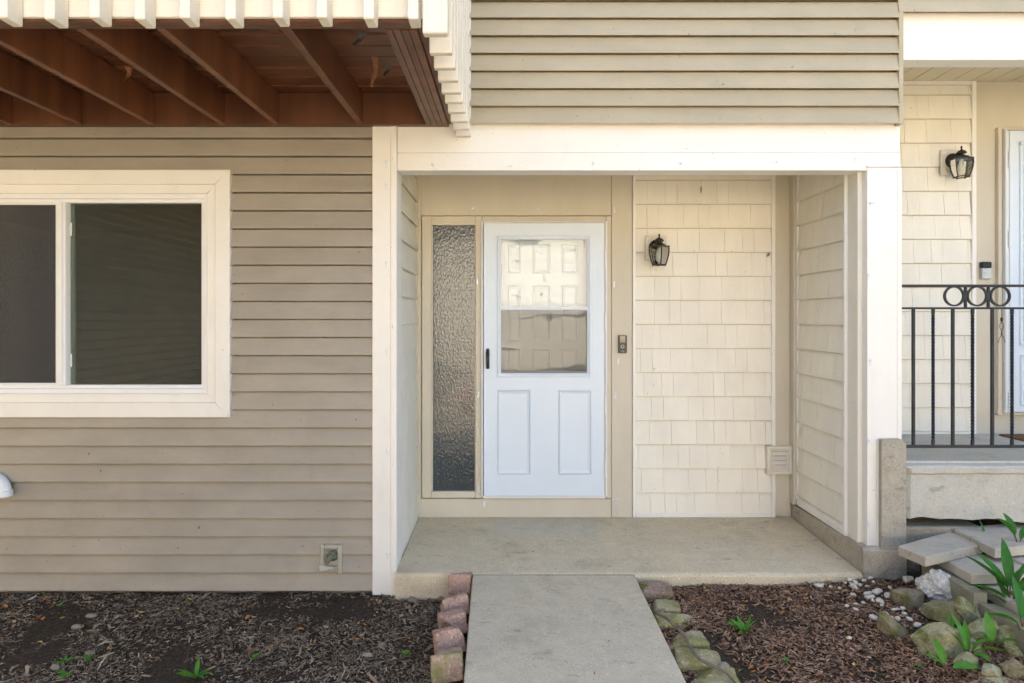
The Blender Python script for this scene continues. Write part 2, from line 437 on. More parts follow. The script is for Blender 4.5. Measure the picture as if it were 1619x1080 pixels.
# walkway, porch slab
wb0, wb1 = G(747, 908, .153), G(1003, 908, .153)
wf0, wf1 = G(733, 1080, .105), G(1087, 1080, .105)
def ext(a, b, k): return a + (b - a) * k
mb = MB()
tl, tr_, bl, br = wb0, wb1, ext(wb0, wf0, 1.7), ext(wb1, wf1, 1.7)
def bevel_slab(mb, quad, th, b=.008):
    """quad: 4 top corners (ccw seen from above) -> slab with a softened upper edge"""
    q = [Vector(p) for p in quad]; c = sum(q, Vector()) / 4
    top = [p + ((c - p).normalized()) * b * 1.4 for p in q]
    mid = [p - Vector((0, 0, b)) for p in q]
    bot = [p - Vector((0, 0, th)) for p in q]
    f = [(0, 1, 2, 3), (11, 10, 9, 8)]
    for i in range(4):
        j = (i + 1) % 4
        f += [(4 + i, 4 + j, j, i), (8 + i, 8 + j, 4 + j, 4 + i)]
    mb.add(top + mid + bot, f)
bevel_slab(mb, [bl, br, tr_, tl], .2, .010)
tag(mb.build('walkway', M['walk']), 'plain grey concrete walk leading to the porch', kind='structure')

SLF = -.085                     # front edge of the porch slab
mb = MB()
prof = [(SLF + .012, -.12), (SLF, -.02), (SLF, .135), (SLF + .006, .147), (SLF + .022, .153), (YB + .02, .189), (YB + .02, -.12)]
n = 40; vs_, fs = [], []
for i in range(n + 1):
    x = -.70 + (2.105 + .70) * i / n
    for k, (a, b) in enumerate(prof):
        e = mnoise.noise(Vector((x * 9, k * .7, 3))) * .004 if k in (2, 3, 4) else 0
        vs_.append((x, a + e, b + e * .5))
m7 = len(prof)
for i in range(n):
    for j in range(m7): fs.append((i * m7 + j, i * m7 + (j + 1) % m7, (i + 1) * m7 + (j + 1) % m7, (i + 1) * m7 + j))
fs += [tuple(range(m7))[::-1], tuple(n * m7 + j for j in range(m7))]
mb.add(vs_, fs)
tag(mb.build('porch_slab', M['slab']), 'tan concrete porch slab with a doormat mark', kind='structure')
mb = MB(); mb.box(wb0.x - .0, wb1.x + .0, SLF - .03, SLF + .004, .05, .146)
tag(mb.build('expansion_joint', M['black_strip']), 'black joint strip between walk and porch slab', kind='structure')

# ------------------------------------------------------------------ the house
house = empty('townhouse', (0, .5, 0))
tag(house, 'taupe sided townhouse with cream shingled porch and white storm door', 'house')
HX0 = -5.6
# --- lower siding wall with window opening
WX0, WX1 = X(-168), X(367)              # casing outer
WZ0, WZ1 = ZZ(659), ZZ(270)
cw = X(367) - X(343.5)
OX0, OX1, OZ0, OZ1 = WX0 + cw, WX1 - cw, WZ0 + cw, WZ1 - cw
SX1 = X(590)
wall = MB()
for a in ((HX0, OX0, -.2, 3.0), (OX1, SX1 + .02, -.2, 3.0), (OX0, OX1, -.2, OZ0), (OX0, OX1, OZ1, 3.0)):
    wall.box(a[0], a[1], .045, .12, a[2], a[3])
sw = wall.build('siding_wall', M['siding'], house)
z = .025
while z < 2.98:
    if z + BW > OZ0 + .01 and z < OZ1 - .01:
        siding_board(sw, HX0, OX0 - .03, z, 0); siding_board(sw, OX1 + .03, SX1 + .004, z, 0)
    else:
        siding_board(sw, HX0, SX1 + .004, z, 0, top=min(z + BW - .006, 2.985))
    z += BW
# --- window
win = MB()
y0, y1 = -.034, .02
def mitred(mb, x0, x1, z0, z1, wd, ya, yb, b=.003):
    """four frame bars with mitred corners"""
    o = [(x0, z0), (x1, z0), (x1, z1), (x0, z1)]; i = [(x0 + wd, z0 + wd), (x1 - wd, z0 + wd), (x1 - wd, z1 - wd), (x0 + wd, z1 - wd)]
    for k in range(4):
        j = (k + 1) % 4; g = .0006
        q = [o[k], o[j], i[j], i[k]]
        c = (sum(p[0] for p in q) / 4, sum(p[1] for p in q) / 4)
        q = [(p[0] + (c[0] - p[0]) * .001, p[1] + (c[1] - p[1]) * .001) for p in q]
        ins = [(p[0] + (c[0] - p[0]) * .0 , p[1]) for p in q]
        v = [(p[0], yb, p[1]) for p in q] + [(p[0], ya + b, p[1]) for p in q]
        nrm = [Vector((p[0], p[1])) for p in q]
        # inset front face
        cen = Vector(c); fr = []
        d_out = Vector((0, 0))
        ed = (Vector(o[j]) - Vector(o[k])).normalized(); pn = Vector((-ed.y, ed.x))
        for m_, p in enumerate(nrm):
            s_ = b if m_ in (0, 1) else -b
            fr.append(p + pn * s_)
        v += [(p.x, ya, p.y) for p in fr]
        mb.add(v, [(0, 1, 2, 3), (8, 9, 10, 11)[::-1]] + [(a, (a + 1) % 4, 4 + (a + 1) % 4, 4 + a) for a in range(4)] + [(4 + a, 4 + (a + 1) % 4, 8 + (a + 1) % 4, 8 + a) for a in range(4)])
mitred(win, WX0, WX1, WZ0, WZ1, cw, -.036, .02, .004)
window = win.build('window', M['trim'], house)
fm = MB(); w2 = X(343.5) - X(329)
mitred(fm, OX0 - .002, OX1 + .002, OZ0 - .002, OZ1 + .002, w2, -.022, .05, .004)
fm.build('inner_casing', M['trim'], window)
fx0, fx1, fz0, fz1 = OX0 + w2 - .004, OX1 - w2 + .004, OZ0 + w2 - .004, OZ1 - w2 + .004
vf = MB(); w3 = .030
mitred(vf, fx0, fx1, fz0, fz1, w3, -.008, .08, .003)
mitred(vf, fx0 + w3 * .9, fx1 - w3 * .9, fz0 + w3 * .9, fz1 - w3 * .9, .024, .012, .08, .003)
vf.build('vinyl_frame', M['window_vinyl'], window)
gx0, gx1, gz0, gz1 = fx0 + .05, fx1 - .05, fz0 + .05, fz1 - .05
mx0, mx1 = X(92, .02), X(107, .02)
ml = MB(); ml.bbox(mx0, mx1, .0, .07, gz0 - .004, gz1 + .004, .003); ml.bbox(mx0 + .012, mx1 - .018, -.008, .0, gz0 - .002, gz1 + .002, .002)
ml.build('meeting_rail', M['window_vinyl'], window)
pn = MB(); pn.box(mx1 - .002, gx1 + .002, .045, .050, gz0 - .002, gz1 + .002)
pn.build('window_pane', M['glass'], window)
st = MB(); st.bbox(mx1 + .001, mx1 + .020, .052, .075, gz0, gz1, .002)
st.build('sash_stile', M['grey_cover'], window)
for zc in (gz1 - .16, gz0 + .15):
    lt = MB(); lt.bbox(mx1 + .003, mx1 + .013, .046 - .010, .044, zc - .04, zc + .04, .002); lt.bbox(mx1 + .004, mx1 + .010, .026, .037, zc - .012, zc + .012, .002)
    lt.build('sash_latch', M['window_vinyl'], window)
pn = MB(); pn.box(gx0 - .002, mx0 + .002, .055, .060, gz0 - .002, gz1 + .002)
pn.build('window_pane', M['glass'], window)
sc = MB(); sc.box(gx0 + .012, mx0 - .012, .022, .0225, gz0 + .012, gz1 - .012)
scr = sc.build('insect_screen', M['screen'], window)
sf = MB(); mitred(sf, gx0 - .001, mx0 + .001, gz0 - .001, gz1 + .001, .014, .014, .03, .002)
sf.build('screen_frame', M['alu'], window)
# the dark room behind the window
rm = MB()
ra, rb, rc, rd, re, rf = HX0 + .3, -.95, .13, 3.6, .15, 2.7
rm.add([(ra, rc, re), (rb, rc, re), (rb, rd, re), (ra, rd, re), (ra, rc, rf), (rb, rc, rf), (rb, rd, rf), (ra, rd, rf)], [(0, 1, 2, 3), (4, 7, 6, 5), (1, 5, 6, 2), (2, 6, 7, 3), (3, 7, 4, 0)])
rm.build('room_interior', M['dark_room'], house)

# --- left corner post, header beam, right column
post = MB()
post.bbox(SX1, X(621), -.028, .02, .0, 2.972, .003)
post.bbox(X(619), X(628.5), -.034, .16, -.004, 2.970, .003)
post.build('corner_post', M['trim'], house)
hb = MB(); bx0, bx1 = X(628.5) + .002, X(1420)
zb, zm, zt = ZZ(271), ZZ(243), 2.985
hb.bbox(bx0, bx1, -.024, .11, zb, zm - .0006, .003)
hb.bbox(bx0, bx1, -.021, .11, zm + .0006, zt, .003)
hb.build('header_beam', M['trim'], house)
cl = MB(); cx0, cx1 = X(1367), X(1420)
cl.bbox(cx0, cx1 - .001, -.030, .15, ZZ(862), ZZ(266.5), .003)
cl.bbox(cx0 - .004, cx1 + .001, -.036, -.0245, ZZ(266), ZZ(263.5), .001)
cl.bbox(cx1 - .025, cx1 + .004, -.033, .15, ZZ(862), ZZ(267), .002)
cl.build('column', M['trim'], house)
lw = MB(); lw.bbox(X(1387, -.04), X(1391, -.04), -.046, -.031, ZZ(861), ZZ(693), .001); lw.build('trim_strip', M['trim'], house)
# porch ceiling
ce = MB(); ce.box(XL - .1, XR + .1, .09, YB + .05, 2.86, 2.92); ce.build('porch_ceiling', M['soffit'], house)
# --- shingled walls
def unit_shingle(k):
    r = random.Random(k); j = lambda a: r.uniform(-a, a)
    v = [(0, 0, .08), (1, 0, .08), (1, -1.0, 0), (0, -1.0, 0), (0, -1.0, .02), (1, -1.0, .02), (0, -.12, 1), (1, -.12, 1), (0, 0, 1), (1, 0, 1)]
    v = [(x + (j(.006) if z < .1 else 0), y, z + (j(.006) if z < .1 else 0)) for x, y, z in v]
    f = [(0, 1, 2, 3), (3, 2, 5, 4), (4, 5, 7, 6), (6, 7, 9, 8), (0, 3, 4, 6, 8), (1, 9, 7, 5, 2), (0, 8, 9, 1)]
    me = bpy.data.meshes.new('shingle'); me.from_pydata(v, [], f); me.materials.append(M['shingle'])
    bm = bmesh.new(); bm.from_mesh(me); bmesh.ops.recalc_face_normals(bm, faces=bm.faces); bm.to_mesh(me); bm.free()
    return me
SH = [unit_shingle(i) for i in range(5)]
PAT = [.188, .134, .089, .188, .112, .087, .139, .167]
CH = 0.1813
def shingles(wall, length, z0, z1, place, zs, seed):
    """courses of shingles; place(u, z, ...) -> location/rotation of the lower corner; zs: z of a course line"""
    r = random.Random(seed)
    k0 = math.floor((z0 - zs) / CH)
    z = zs + k0 * CH
    row = 0
    while z < z1 - .01:
        a, b = max(z, z0), min(z + CH, z1)
        if b - a > .02:
            i = r.randrange(8); u = -r.uniform(.0, .12)
            while u < length:
                wd = PAT[i % 8]; i += 1
                a0, a1 = max(0, u), min(length, u + wd)
                if a1 - a0 > .012:
                    o = bpy.data.objects.new('shingle', R.choice(SH)); COL.objects.link(o); o.parent = wall
                    loc, rz = place(a0 + .0009, a + (r.uniform(-.0012, .0012)))
                    o.location = loc - WO[wall.name]; o.rotation_euler = (0, 0, rz)
                    top = min(b - .0055, z1)
                    o.scale = (a1 - a0 - .0018, .0195 + r.uniform(-.001, .001), top - a)
                u += wd
        z += CH; row += 1
zs_b = ZZ(512.5, YB)
# back wall
bx_a, bx_b = X(1003, YB), X(1219, YB)       # shingle field
z_lo, z_hi = ZZ(811, YB), 2.86
bw = MB(); bw.box(XL - .15, 5.6 - .0, YB + .012, YB + .14, -.1, 3.7)
# opening for the door and sidelight
bw = MB(); dx0, dx1, dz0, dz1 = X(676, YB), X(960, YB), ZZ(783, YB), ZZ(347, YB)
for a in ((XL - .15, dx0, -.1, 2.95), (dx1, XR + .1, -.1, 2.95), (dx0, dx1, -.1, dz0), (dx0, dx1, dz1, 2.95)):
    bw.box(a[0], a[1], YB + .004, YB + .14, a[2], a[3])
pw = bw.build('porch_wall', M['board'], house)
shingles(pw, bx_b - bx_a, z_lo, z_hi, lambda u, z: (Vector((bx_a + u, YB + .003, z)), 0), zs_b, 3)
jt = MB(); jt.bbox(X(999.5, YB), bx_a + .006, YB - .022, YB + .006, ZZ(817, YB), z_hi, .003); jt.bbox(bx_b - .004, X(1224.5, YB), YB - .022, YB + .006, ZZ(817, YB), z_hi, .003)
jt.bbox(bx_a + .007, bx_b - .005, YB - .020, YB + .006, ZZ(817, YB), z_lo + .004, .003)
jt.build('j_trim', M['trim'], house)
tb = MB()
tb.bbox(X(1224.5, YB) + .001, XR - .035, YB - .010, YB + .006, .20, z_hi, .002)
tb.build('corner_board', M['board'], house)
tb = MB(); tb.bbox(XR - .034, XR + .02, YB - .075, YB + .005, .30, z_hi, .002); tb.build('corner_board', M['board'], house)
tb = MB(); tb.bbox(X(966.5, YB), X(998.5, YB), YB - .013, YB + .006, ZZ(817, YB), z_hi, .002); tb.build('door_side_board', M['board'], house)
tb = MB(); tb.bbox(X(662, YB), X(965.7, YB), YB - .011, YB + .006, ZZ(341, YB), z_hi, .002); tb.build('door_head_board', M['board'], house)
tb = MB(); tb.bbox(X(662, YB), X(965.7, YB), YB - .016, YB + .006, ZZ(817, YB), ZZ(788, YB), .002); tb.build('door_sill_board', M['board'], house)
tb = MB(); tb.bbox(XL - .02, X(666.4, YB), YB - .020, YB + .006, ZZ(817, YB), z_hi, .002); tb.bbox(XL - .01, XL + .010, YB - .035, YB - .021, .19, z_hi, .002); tb.build('corner_board', M['board'], house)
# side walls
lwm = MB(); lwm.box(XL - .12, XL - .004, .10, YB + .02, -.1, 2.95)
lwall = lwm.build('porch_side_wall', M['shingle'], house)
shingles(lwall, YB - .03 - .02, .20, z_hi, lambda u, z: (Vector((XL - .003, .015 + u, z)), math.pi / 2), zs_b + .004, 11)
b_ = MB(); b_.bbox(XL - .004, XL + .016, .02, YB - .03, .165, .205, .003); b_.bbox(XL - .004, XL + .016, .002, .019, .165, z_hi, .003); b_.build('j_trim', M['trim'], house)
rwm = MB(); rwm.box(XR + .004, 2.362, .03, YB + .02, -.1, 3.3)
rwall = rwm.build('porch_side_wall', M['shingle'], house)
shingles(rwall, YB - .08 - .165, .335, z_hi, lambda u, z: (Vector((XR + .003, YB - .08 - u, z)), -math.pi / 2), zs_b, 17)
b_ = MB(); b_.bbox(XR - .016, XR + .006, .155, YB - .08, .302, .340, .003); b_.bbox(XR - .017, XR + .006, .151, .168, .303, z_hi, .003); b_.bbox(XR - .016, XR + .006, YB - .094, YB - .079, .303, z_hi, .003); b_.build('j_trim', M['trim'], house)
# foundation with kerb and stub pier
fd = MB()
kz = .305
bev = [(-.082, -.15), (-.082, kz - .018), (-.066, kz), (YB + .02, kz - .015), (YB + .02, -.15)]
fd.prism(bev, 2.11, 2.37, 'x')
pz = ZZ(695, -.075)
fd.prism([(2.221, kz - .02), (2.369, kz - .02), (2.369, pz - .03), (2.347, pz), (2.225, pz - .002), (2.221, pz - .008)], -.079, .16, 'y')
fo = fd.build('foundation', M['found'], house)
# --- entry frame with sidelight
ef = MB(); ya, yb = YB - .034, YB + .09
def PX(p): return X(p, YB - .03)
def PZ(p): return ZZ(p, YB - .03)
ef.bbox(PX(667), PX(682), ya, yb, PZ(787), PZ(342), .004)
ef.bbox(PX(682) + .0008, PX(752) - .0008, ya, yb, PZ(356), PZ(342), .004)
ef.bbox(PX(682) + .0008, PX(752) - .0008, ya, yb, PZ(787), PZ(777), .004)
ef.bbox(PX(752), PX(762), ya - .001, yb, PZ(788), PZ(342), .004)
ef.bbox(PX(762) + .0008, PX(958) - .0008, ya, yb, PZ(352), PZ(342), .004)
ef.bbox(PX(958), PX(966), ya, yb, PZ(788), PZ(342), .004)
ef.bbox(PX(682), PX(684), ya + .012, yb, PZ(777), PZ(356), .002); ef.bbox(PX(750.5), PX(752), ya + .012, yb, PZ(777), PZ(356), .002)
entry = ef.build('entry_frame', M['board'], house)
sg = MB(); sg.box(PX(683), PX(751.5), YB - .006, YB, PZ(777.5), PZ(355.5)); sg.build('sidelight_pane', M['obscure'], entry)
th = MB(); th.bbox(PX(763), PX(957), ya - .012, yb, PZ(787.5), PZ(783.5), .002); th.build('threshold', M['alu'], entry)
# --- storm door
sdx0, sdx1, sdz0, sdz1 = PX(765), PX(955.5), PZ(783), PZ(353.5)
dy0 = YB - .050
ox0, ox1, oz0, oz1 = PX(790), PX(930), PZ(592), PZ(377)
sd_ = MB()
for a in ((sdx0, ox0, sdz0, sdz1), (ox1, sdx1, sdz0, sdz1), (ox0, ox1, oz1, sdz1)):
    sd_.box(a[0], a[1], dy0, dy0 + .032, a[2], a[3])
sd_.box(ox0, ox1, dy0, dy0 + .032, sdz0, oz0)
door = sd_.build('storm_door', M['door'], house)
af = MB()
af.bbox(PX(761.2), PX(763.7), dy0 - .012, YB, sdz0, PZ(351), .002); af.bbox(PX(956), PX(959), dy0 - .012, YB, sdz0, PZ(351), .002); af.bbox(PX(764.5), PX(955.8), dy0 - .010, YB, PZ(353), PZ(351), .001)
af.build('storm_frame', M['alu'], door)
mo = MB(); mitred(mo, PX(786), PX(934.5), PZ(596), PZ(373.5), .020, dy0 - .012, dy0, .005); mitred(mo, ox0 - .0, ox1, oz0, oz1, .011, dy0 - .006, dy0 + .03, .003)
mo.build('window_moulding', M['door'], door)
mr = MB(); mr.bbox(ox0 + .004, ox1 - .004, dy0 - .008, dy0 + .022, PZ(490), PZ(485.5), .002); mr.build('sash_rail', M['door'], door)
sb = MB(); sb.bbox(ox0 + .012, ox1 - .012, dy0 + .004, dy0 + .02, PZ(590), PZ(586.5), .001); sb.build('screen_bar', M['alu'], door)
g1 = MB(); g1.box(ox0 + .008, ox1 - .008, dy0 + .008, dy0 + .011, PZ(486), oz1 - .008); g1.build('door_glass', M['door_glass'], door)
g2 = MB(); g2.box(ox0 + .008, ox1 - .008, dy0 + .022, dy0 + .025, oz0 + .008, PZ(488)); g2.build('door_glass', M['door_glass_low'], door)
g3 = MB(); g3.box(ox0 + .011, ox1 - .011, dy0 + .0035, dy0 + .0038, oz0 + .010, PZ(490)); g3.build('door_screen', M['door_screen'], door)
def raised_panel(mb, x0, x1, z0, z1, y, d=.008, bw_=.02):
    """sunken bead with a raised field, facing -y"""
    rings = [(0, 0), (.006, d * .9), (.012, d * .2), (bw_ + .008, -d * .35), (bw_ + .014, -d * .35)]
    v = []
    for o, dd in rings: v += [(x0 + o, y - dd, z0 + o), (x1 - o, y - dd, z0 + o), (x1 - o, y - dd, z1 - o), (x0 + o, y - dd, z1 - o)]
    # negative depth would sink into the door: lift all by d*.35
    v = [(a, b - d * .4, c) for a, b, c in v]
    f = [(i * 4 + k, i * 4 + (k + 1) % 4, (i + 1) * 4 + (k + 1) % 4, (i + 1) * 4 + k) for i in range(len(rings) - 1) for k in range(4)]
    f.append(tuple((len(rings) - 1) * 4 + k for k in range(4)))
    v0 = len(v); v += [(x0 - .0005, y + .004, z0 - .0005), (x1 + .0005, y + .004, z0 - .0005), (x1 + .0005, y + .004, z1 + .0005), (x0 - .0005, y + .004, z1 + .0005)]
    f += [(v0 + k, v0 + (k + 1) % 4, (k + 1) % 4, k) for k in range(4)]
    mb.add(v, f)
for a, b in ((787, 839), (883, 935)):
    rp = MB(); raised_panel(rp, PX(a), PX(b), PZ(749), PZ(616), dy0, .010, .022); rp.build('door_panel', M['door'], door)
for zc in (410, 507, 640, 740):
    hg = MB(); hg.bbox(PX(955.2), PX(957.6), dy0 - .016, dy0 - .001, PZ(zc + 14), PZ(zc - 14), .001); hg.build('hinge', M['alu'], door)
hd = MB(); hx = PX(771.5)
hd.lathe([(.001, 0), (.013, .001), (.015, .006), (.011, .010), (.001, .011)], (hx, dy0 - .011, PZ(561)), 16, 'y')
pts = [(hx, dy0 - .012, PZ(553)), (hx, dy0 - .030, PZ(557)), (hx, dy0 - .038, PZ(566)), (hx - .001, dy0 - .036, PZ(575)), (hx - .001, dy0 - .030, PZ(582))]
hd.tube(pts, [.010, .013, .012, .010, .006], 10)
hd.bbox(hx - .012, hx + .012, dy0 - .012, dy0 - .0005, PZ(583), PZ(551), .004)
hd.build('door_handle', M['black_metal'], door, smooth=True)
# --- inner door seen through the glass
idm = MB(); iy = YB + .085
idm.box(PX(762), PX(959), iy, iy + .04, PZ(786), PZ(350))
inner = idm.build('inner_door', M['door'], house)
for a, b, c, d in ((803, 824, 384, 431), (843, 872, 384, 431), (890, 916, 384, 431), (803, 824, 450, 540), (843, 872, 450, 540), (890, 916, 450, 540), (803, 824, 552, 640), (843, 872, 552, 640), (890, 916, 552, 640)):
    rp = MB(); raised_panel(rp, PX(a), PX(b), PZ(d), PZ(c), iy, .012, .018); rp.build('door_panel', M['door'], inner)
ph = MB(); ph.lathe([(.001, -.014), (.010, -.014), (.012, -.008), (.012, .0)], (PX(857.5), iy, PZ(464)), 14, 'y'); ph.build('peephole', M['bronze'], inner)
# --- upper wall, overhanging a little
UY = -.045
uz0 = ZZ(197, UY); ux1 = X(1419, UY)
uw = MB(); uw.box(HX0, ux1, UY + .04, .14, 2.99, 5.9); uw.box(-.36, ux1, UY + .014, -.0262, uz0 + .022, 2.988)
upper = uw.build('upper_wall', M['siding'], house)
z = uz0
while z < 4.0:
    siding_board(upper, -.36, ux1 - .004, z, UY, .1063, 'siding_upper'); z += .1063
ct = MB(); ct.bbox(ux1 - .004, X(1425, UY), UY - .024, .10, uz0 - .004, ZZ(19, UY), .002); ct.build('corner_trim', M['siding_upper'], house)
sh = MB(); sh.box(HX0, HX0 + .1, .0, 8, -.2, 5.9); sh.box(HX0, 8, 7.9, 8, -.2, 5.9); sh.build('rear_wall', M['siding'], house)
rfm = MB(); rfm.prism([(-.30, 5.65), (4, 7.3), (8.5, 5.65), (8.5, 5.80), (4, 7.48), (-.30, 5.83)], HX0 - .3, 8.2, 'x'); rfm.build('roof', M['roof'], house)

# ------------------------------------------------------------------ balcony
balc = empty('balcony', (-2.5, -.7, 2.8))
tag(balc, 'wooden balcony with brown joists and cream balusters over the window', 'balcony')
JB, JT = 2.852, 3.045
BX0 = -4.75; RF = 2.61 + CAMY          # front face of rim
lg = MB(); lg.bbox(BX0, -.385, -.075, -.0155, JB + .001, JT, .003); lg.build('ledger', M['brown'], balc)
for xr in (-4.66, -4.24, -3.83, -3.42, -3.0, -2.585, -2.15, -1.725, -1.403, -.896):
    j = MB(); j.bbox(xr - .038, xr, RF + .078, -.076, JB + R.uniform(-.002, .002), JT, .003); j.build('joist', M['brown'], balc)
for k in range(4):
    x0 = -.517 + k * .0335
    j = MB(); j.bbox(x0, x0 + .031, RF + .078, -.076, JB - .001 * k, JT, .002); j.build('joist', M['brown'], balc)
for k in range(2):
    j = MB(); j.bbox(BX0, -.385, RF + .003 + k * .038, RF + .038 + k * .038, JB + .002 * k, JT, .002); j.build('rim_joist', M['brown'], balc)
fa = MB(); fa.bbox(BX0 - .02, -.345, RF - .018, RF + .002, JB + .008, JT + .03, .003); fa.build('fascia', M['rail_paint'], balc)
fa = MB(); fa.bbox(-.383, -.345, RF + .004, -.06, JB + .008, JT + .03, .003); fa.build('fascia', M['brown'], balc)
y = RF + .0; k = 0
while y < -.09:
    d = MB(); d.bbox(BX0, -.36, y, y + .1385, JT + .0008 + R.uniform(0, .007), JT + .030, .013); d.build('deck_board', M['brown'], balc); y += .1425
base_b = None
def baluster(x0, x1, ya, yb, zb, zt=3.98):
    b = MB(); b.bbox(x0, x1, ya, yb, zb, zt, .004); return b.build('baluster', M['rail_paint'], balc)
xs = [-.390 - .1725 * i for i in range(26)]
for x in xs:
    jx = R.uniform(-.004, .004)
    baluster(x + jx, x + .040 + jx, RF - .020 - .086, RF - .020, 2.815 + R.uniform(-.004, .004))
b = MB(); b.bbox(-.338, -.243, RF - .106, RF - .062, 2.760, 3.98, .005); b.build('baluster', M['rail_paint'], balc)
for i in range(9):
    yy = 2.744 + .1575 * i + CAMY
    baluster(-.342, -.248, yy, yy + .038, 2.783 + R.uniform(-.004, .004))
tr = MB(); tr.bbox(BX0, -.24, RF - .11, RF + .03, 3.985, 4.02, .004); tr.bbox(-.36, -.24, RF + .031, -.06, 3.985, 4.02, .004); tr.build('hand_rail', M['rail_paint'], balc)

def strip(px, py, ya, l, wd, m, label, sway):
    c = G(px, py, JT - .005) if ya is None else P(px, py, ya)
    mb = MB(); v = []; n = 7
    for i in range(n):
        t = i / (n - 1)
        x = c.x + sway * t + math.sin(t * 5) * .006; zz = c.z - l * t
        hw = wd / 2 * (1 - .55 * t) * (1 + .25 * math.sin(i * 2.1))
        yy = c.y + math.sin(t * 4) * .012
        v += [(x - hw, yy, zz), (x + hw, yy + .006, zz), (x + hw, yy + .008, zz), (x - hw, yy + .002, zz)]
    f = [(i * 4 + k, i * 4 + (k + 1) % 4, (i + 1) * 4 + (k + 1) % 4, (i + 1) * 4 + k) for i in range(n - 1) for k in range(4)] + [(0, 1, 2, 3), (n * 4 - 1, n * 4 - 2, n * 4 - 3, n * 4 - 4)]
    mb.add(v, f)
    tag(mb.build('torn_strip', m), label, 'strip')
strip(592, 90, 2.95 + CAMY, .135, .024, M['rust'], 'longest rusty torn strip hanging between the balcony deck boards', -.006)
strip(612, 100, 3.0 + CAMY, .058, .02, M['black_strip'], 'short black torn strip beside the long rusty one under the balcony', -.006)
strip(573, 48, 2.72 + CAMY, .062, .028, M['black_strip'], 'black torn strip hanging near the front edge of the balcony', -.03)
strip(200, 104, 3.1 + CAMY, .075, .022, M['rust'], 'small rusty strip hanging from a joist above the window', -.003)

# ------------------------------------------------------------------ neighbouring house
nb = empty('neighbour_townhouse', (4, .5, 0))
tag(nb, 'adjoining townhouse at right with raised porch behind a black railing', 'house')
NX0 = 2.372
nbz0, nbz1 = ZZ(97), ZZ(27)
hb = MB(); zmid = ZZ(69)
hb.bbox(NX0 - .004, 8, -.022, .10, nbz0, zmid - .0006, .003); hb.bbox(NX0 - .004, 8, -.019, .10, zmid + .0006, nbz1 + .02, .003); hb.build('header_beam', M['trim'], nb)
us = MB(); us.box(ux1 + .001, 8, UY + .04, .14, nbz1 + .004, 5.9); nu = us.build('upper_wall', M['siding'], nb)
z = nbz1
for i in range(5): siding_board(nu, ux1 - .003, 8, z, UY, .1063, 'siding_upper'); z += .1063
so = MB(); sz = ZZ(129, YB)
so.box(2.33, 8, .10, YB + .05, sz + .004, sz + .05); soff = so.build('soffit', M['soffit'], nb)
x = 2.40
while x < 6:
    s1 = MB(); s1.bbox(x, x + .145, .101, YB - .002, sz - .004, sz + .003, .003); s1.build('soffit_panel', M['soffit'], soff); x += .1515
nsz = ZZ(686, YB)
ndx0, ndx1, ndz0, ndz1 = X(1585, YB), X(1785, YB), ZZ(652, YB), ZZ(207, YB)
bw = MB()
for a in ((2.34, ndx0, .0, 3.7), (ndx1, 8, .0, 3.7), (ndx0, ndx1, .0, ndz0), (ndx0, ndx1, ndz1, 3.7)): bw.box(a[0], a[1], YB + .004, YB + .14, a[2], a[3])
nw = bw.build('porch_wall', M['board'], nb)
nsx1 = X(1535, YB)
shingles(nw, nsx1 - 2.365, ZZ(683, YB), ZZ(134.5, YB), lambda u, z: (Vector((2.365 + u, YB + .003, z)), 0), ZZ(454, YB), 29)
jt = MB(); jt.bbox(nsx1 - .004, X(1541, YB), YB - .022, YB + .006, nsz, sz - .002, .003); jt.bbox(2.34, nsx1 - .005, YB - .020, YB + .006, ZZ(134.5, YB), sz - .002, .003); jt.bbox(2.34, nsx1 - .005, YB - .020, YB + .006, nsz, ZZ(682, YB), .003)
jt.build('j_trim', M['trim'], nb)
fr = MB()
fr.bbox(X(1574, YB), X(1580.5, YB), YB - .030, YB + .08, ZZ(656, YB), ZZ(203, YB), .003); fr.bbox(X(1580.6, YB), X(1800, YB), YB - .028, YB + .08, ZZ(207, YB), ZZ(203, YB), .003); fr.bbox(X(1788, YB), X(1795, YB), YB - .030, YB + .08, ZZ(656, YB), ZZ(206, YB), .003)
fr.bbox(X(1580.6, YB), X(1788, YB), YB - .03, YB + .08, ZZ(656, YB), ZZ(651, YB), .003)
nfr = fr.build('entry_frame', M['board'], nb)
nd = MB(); e0, e1 = X(1584, YB), X(1784, YB); ny = YB - .045
ngx0, ngx1, ngz0, ngz1 = X(1611, YB), X(1758, YB), ZZ(541, YB), ZZ(234, YB)
for a in ((e0, ngx0, ndz0 + .01, ndz1 - .01), (ngx1, e1, ndz0 + .01, ndz1 - .01), (ngx0, ngx1, ngz1, ndz1 - .01), (ngx0, ngx1, ndz0 + .01, ngz0)): nd.box(a[0], a[1], ny, ny + .032, a[2], a[3])
ndoor = nd.build('storm_door', M['door'], nb)
mo = MB(); mitred(mo, X(1604, YB), X(1765, YB), ngz0 - .02, ngz1 + .02, .03, ny - .012, ny, .005); mo.bbox(X(1603, YB), X(1766, YB), ny - .03, ny - .0125, ngz1 + .006, ngz1 + .03, .003); mo.bbox(X(1603, YB), X(1766, YB), ny - .022, ny - .0125, ngz0 - .02, ngz0 - .008, .003); mo.build('window_moulding', M['door'], ndoor)
af = MB(); af.bbox(X(1581, YB), X(1583.6, YB), ny - .012, YB, ndz0, ndz1, .002); af.bbox(X(1588.5, YB), X(1590, YB), ny - .006, ny - .0005, ndz0 + .02, ndz1 - .012, .001); af.build('storm_frame', M['alu'], ndoor)
gg = MB(); gg.box(ngx0 - .002, ngx1 + .002, ny + .012, ny + .016, ngz0 - .002, ngz1 + .002); gg.build('door_glass', M['glass'], ndoor)
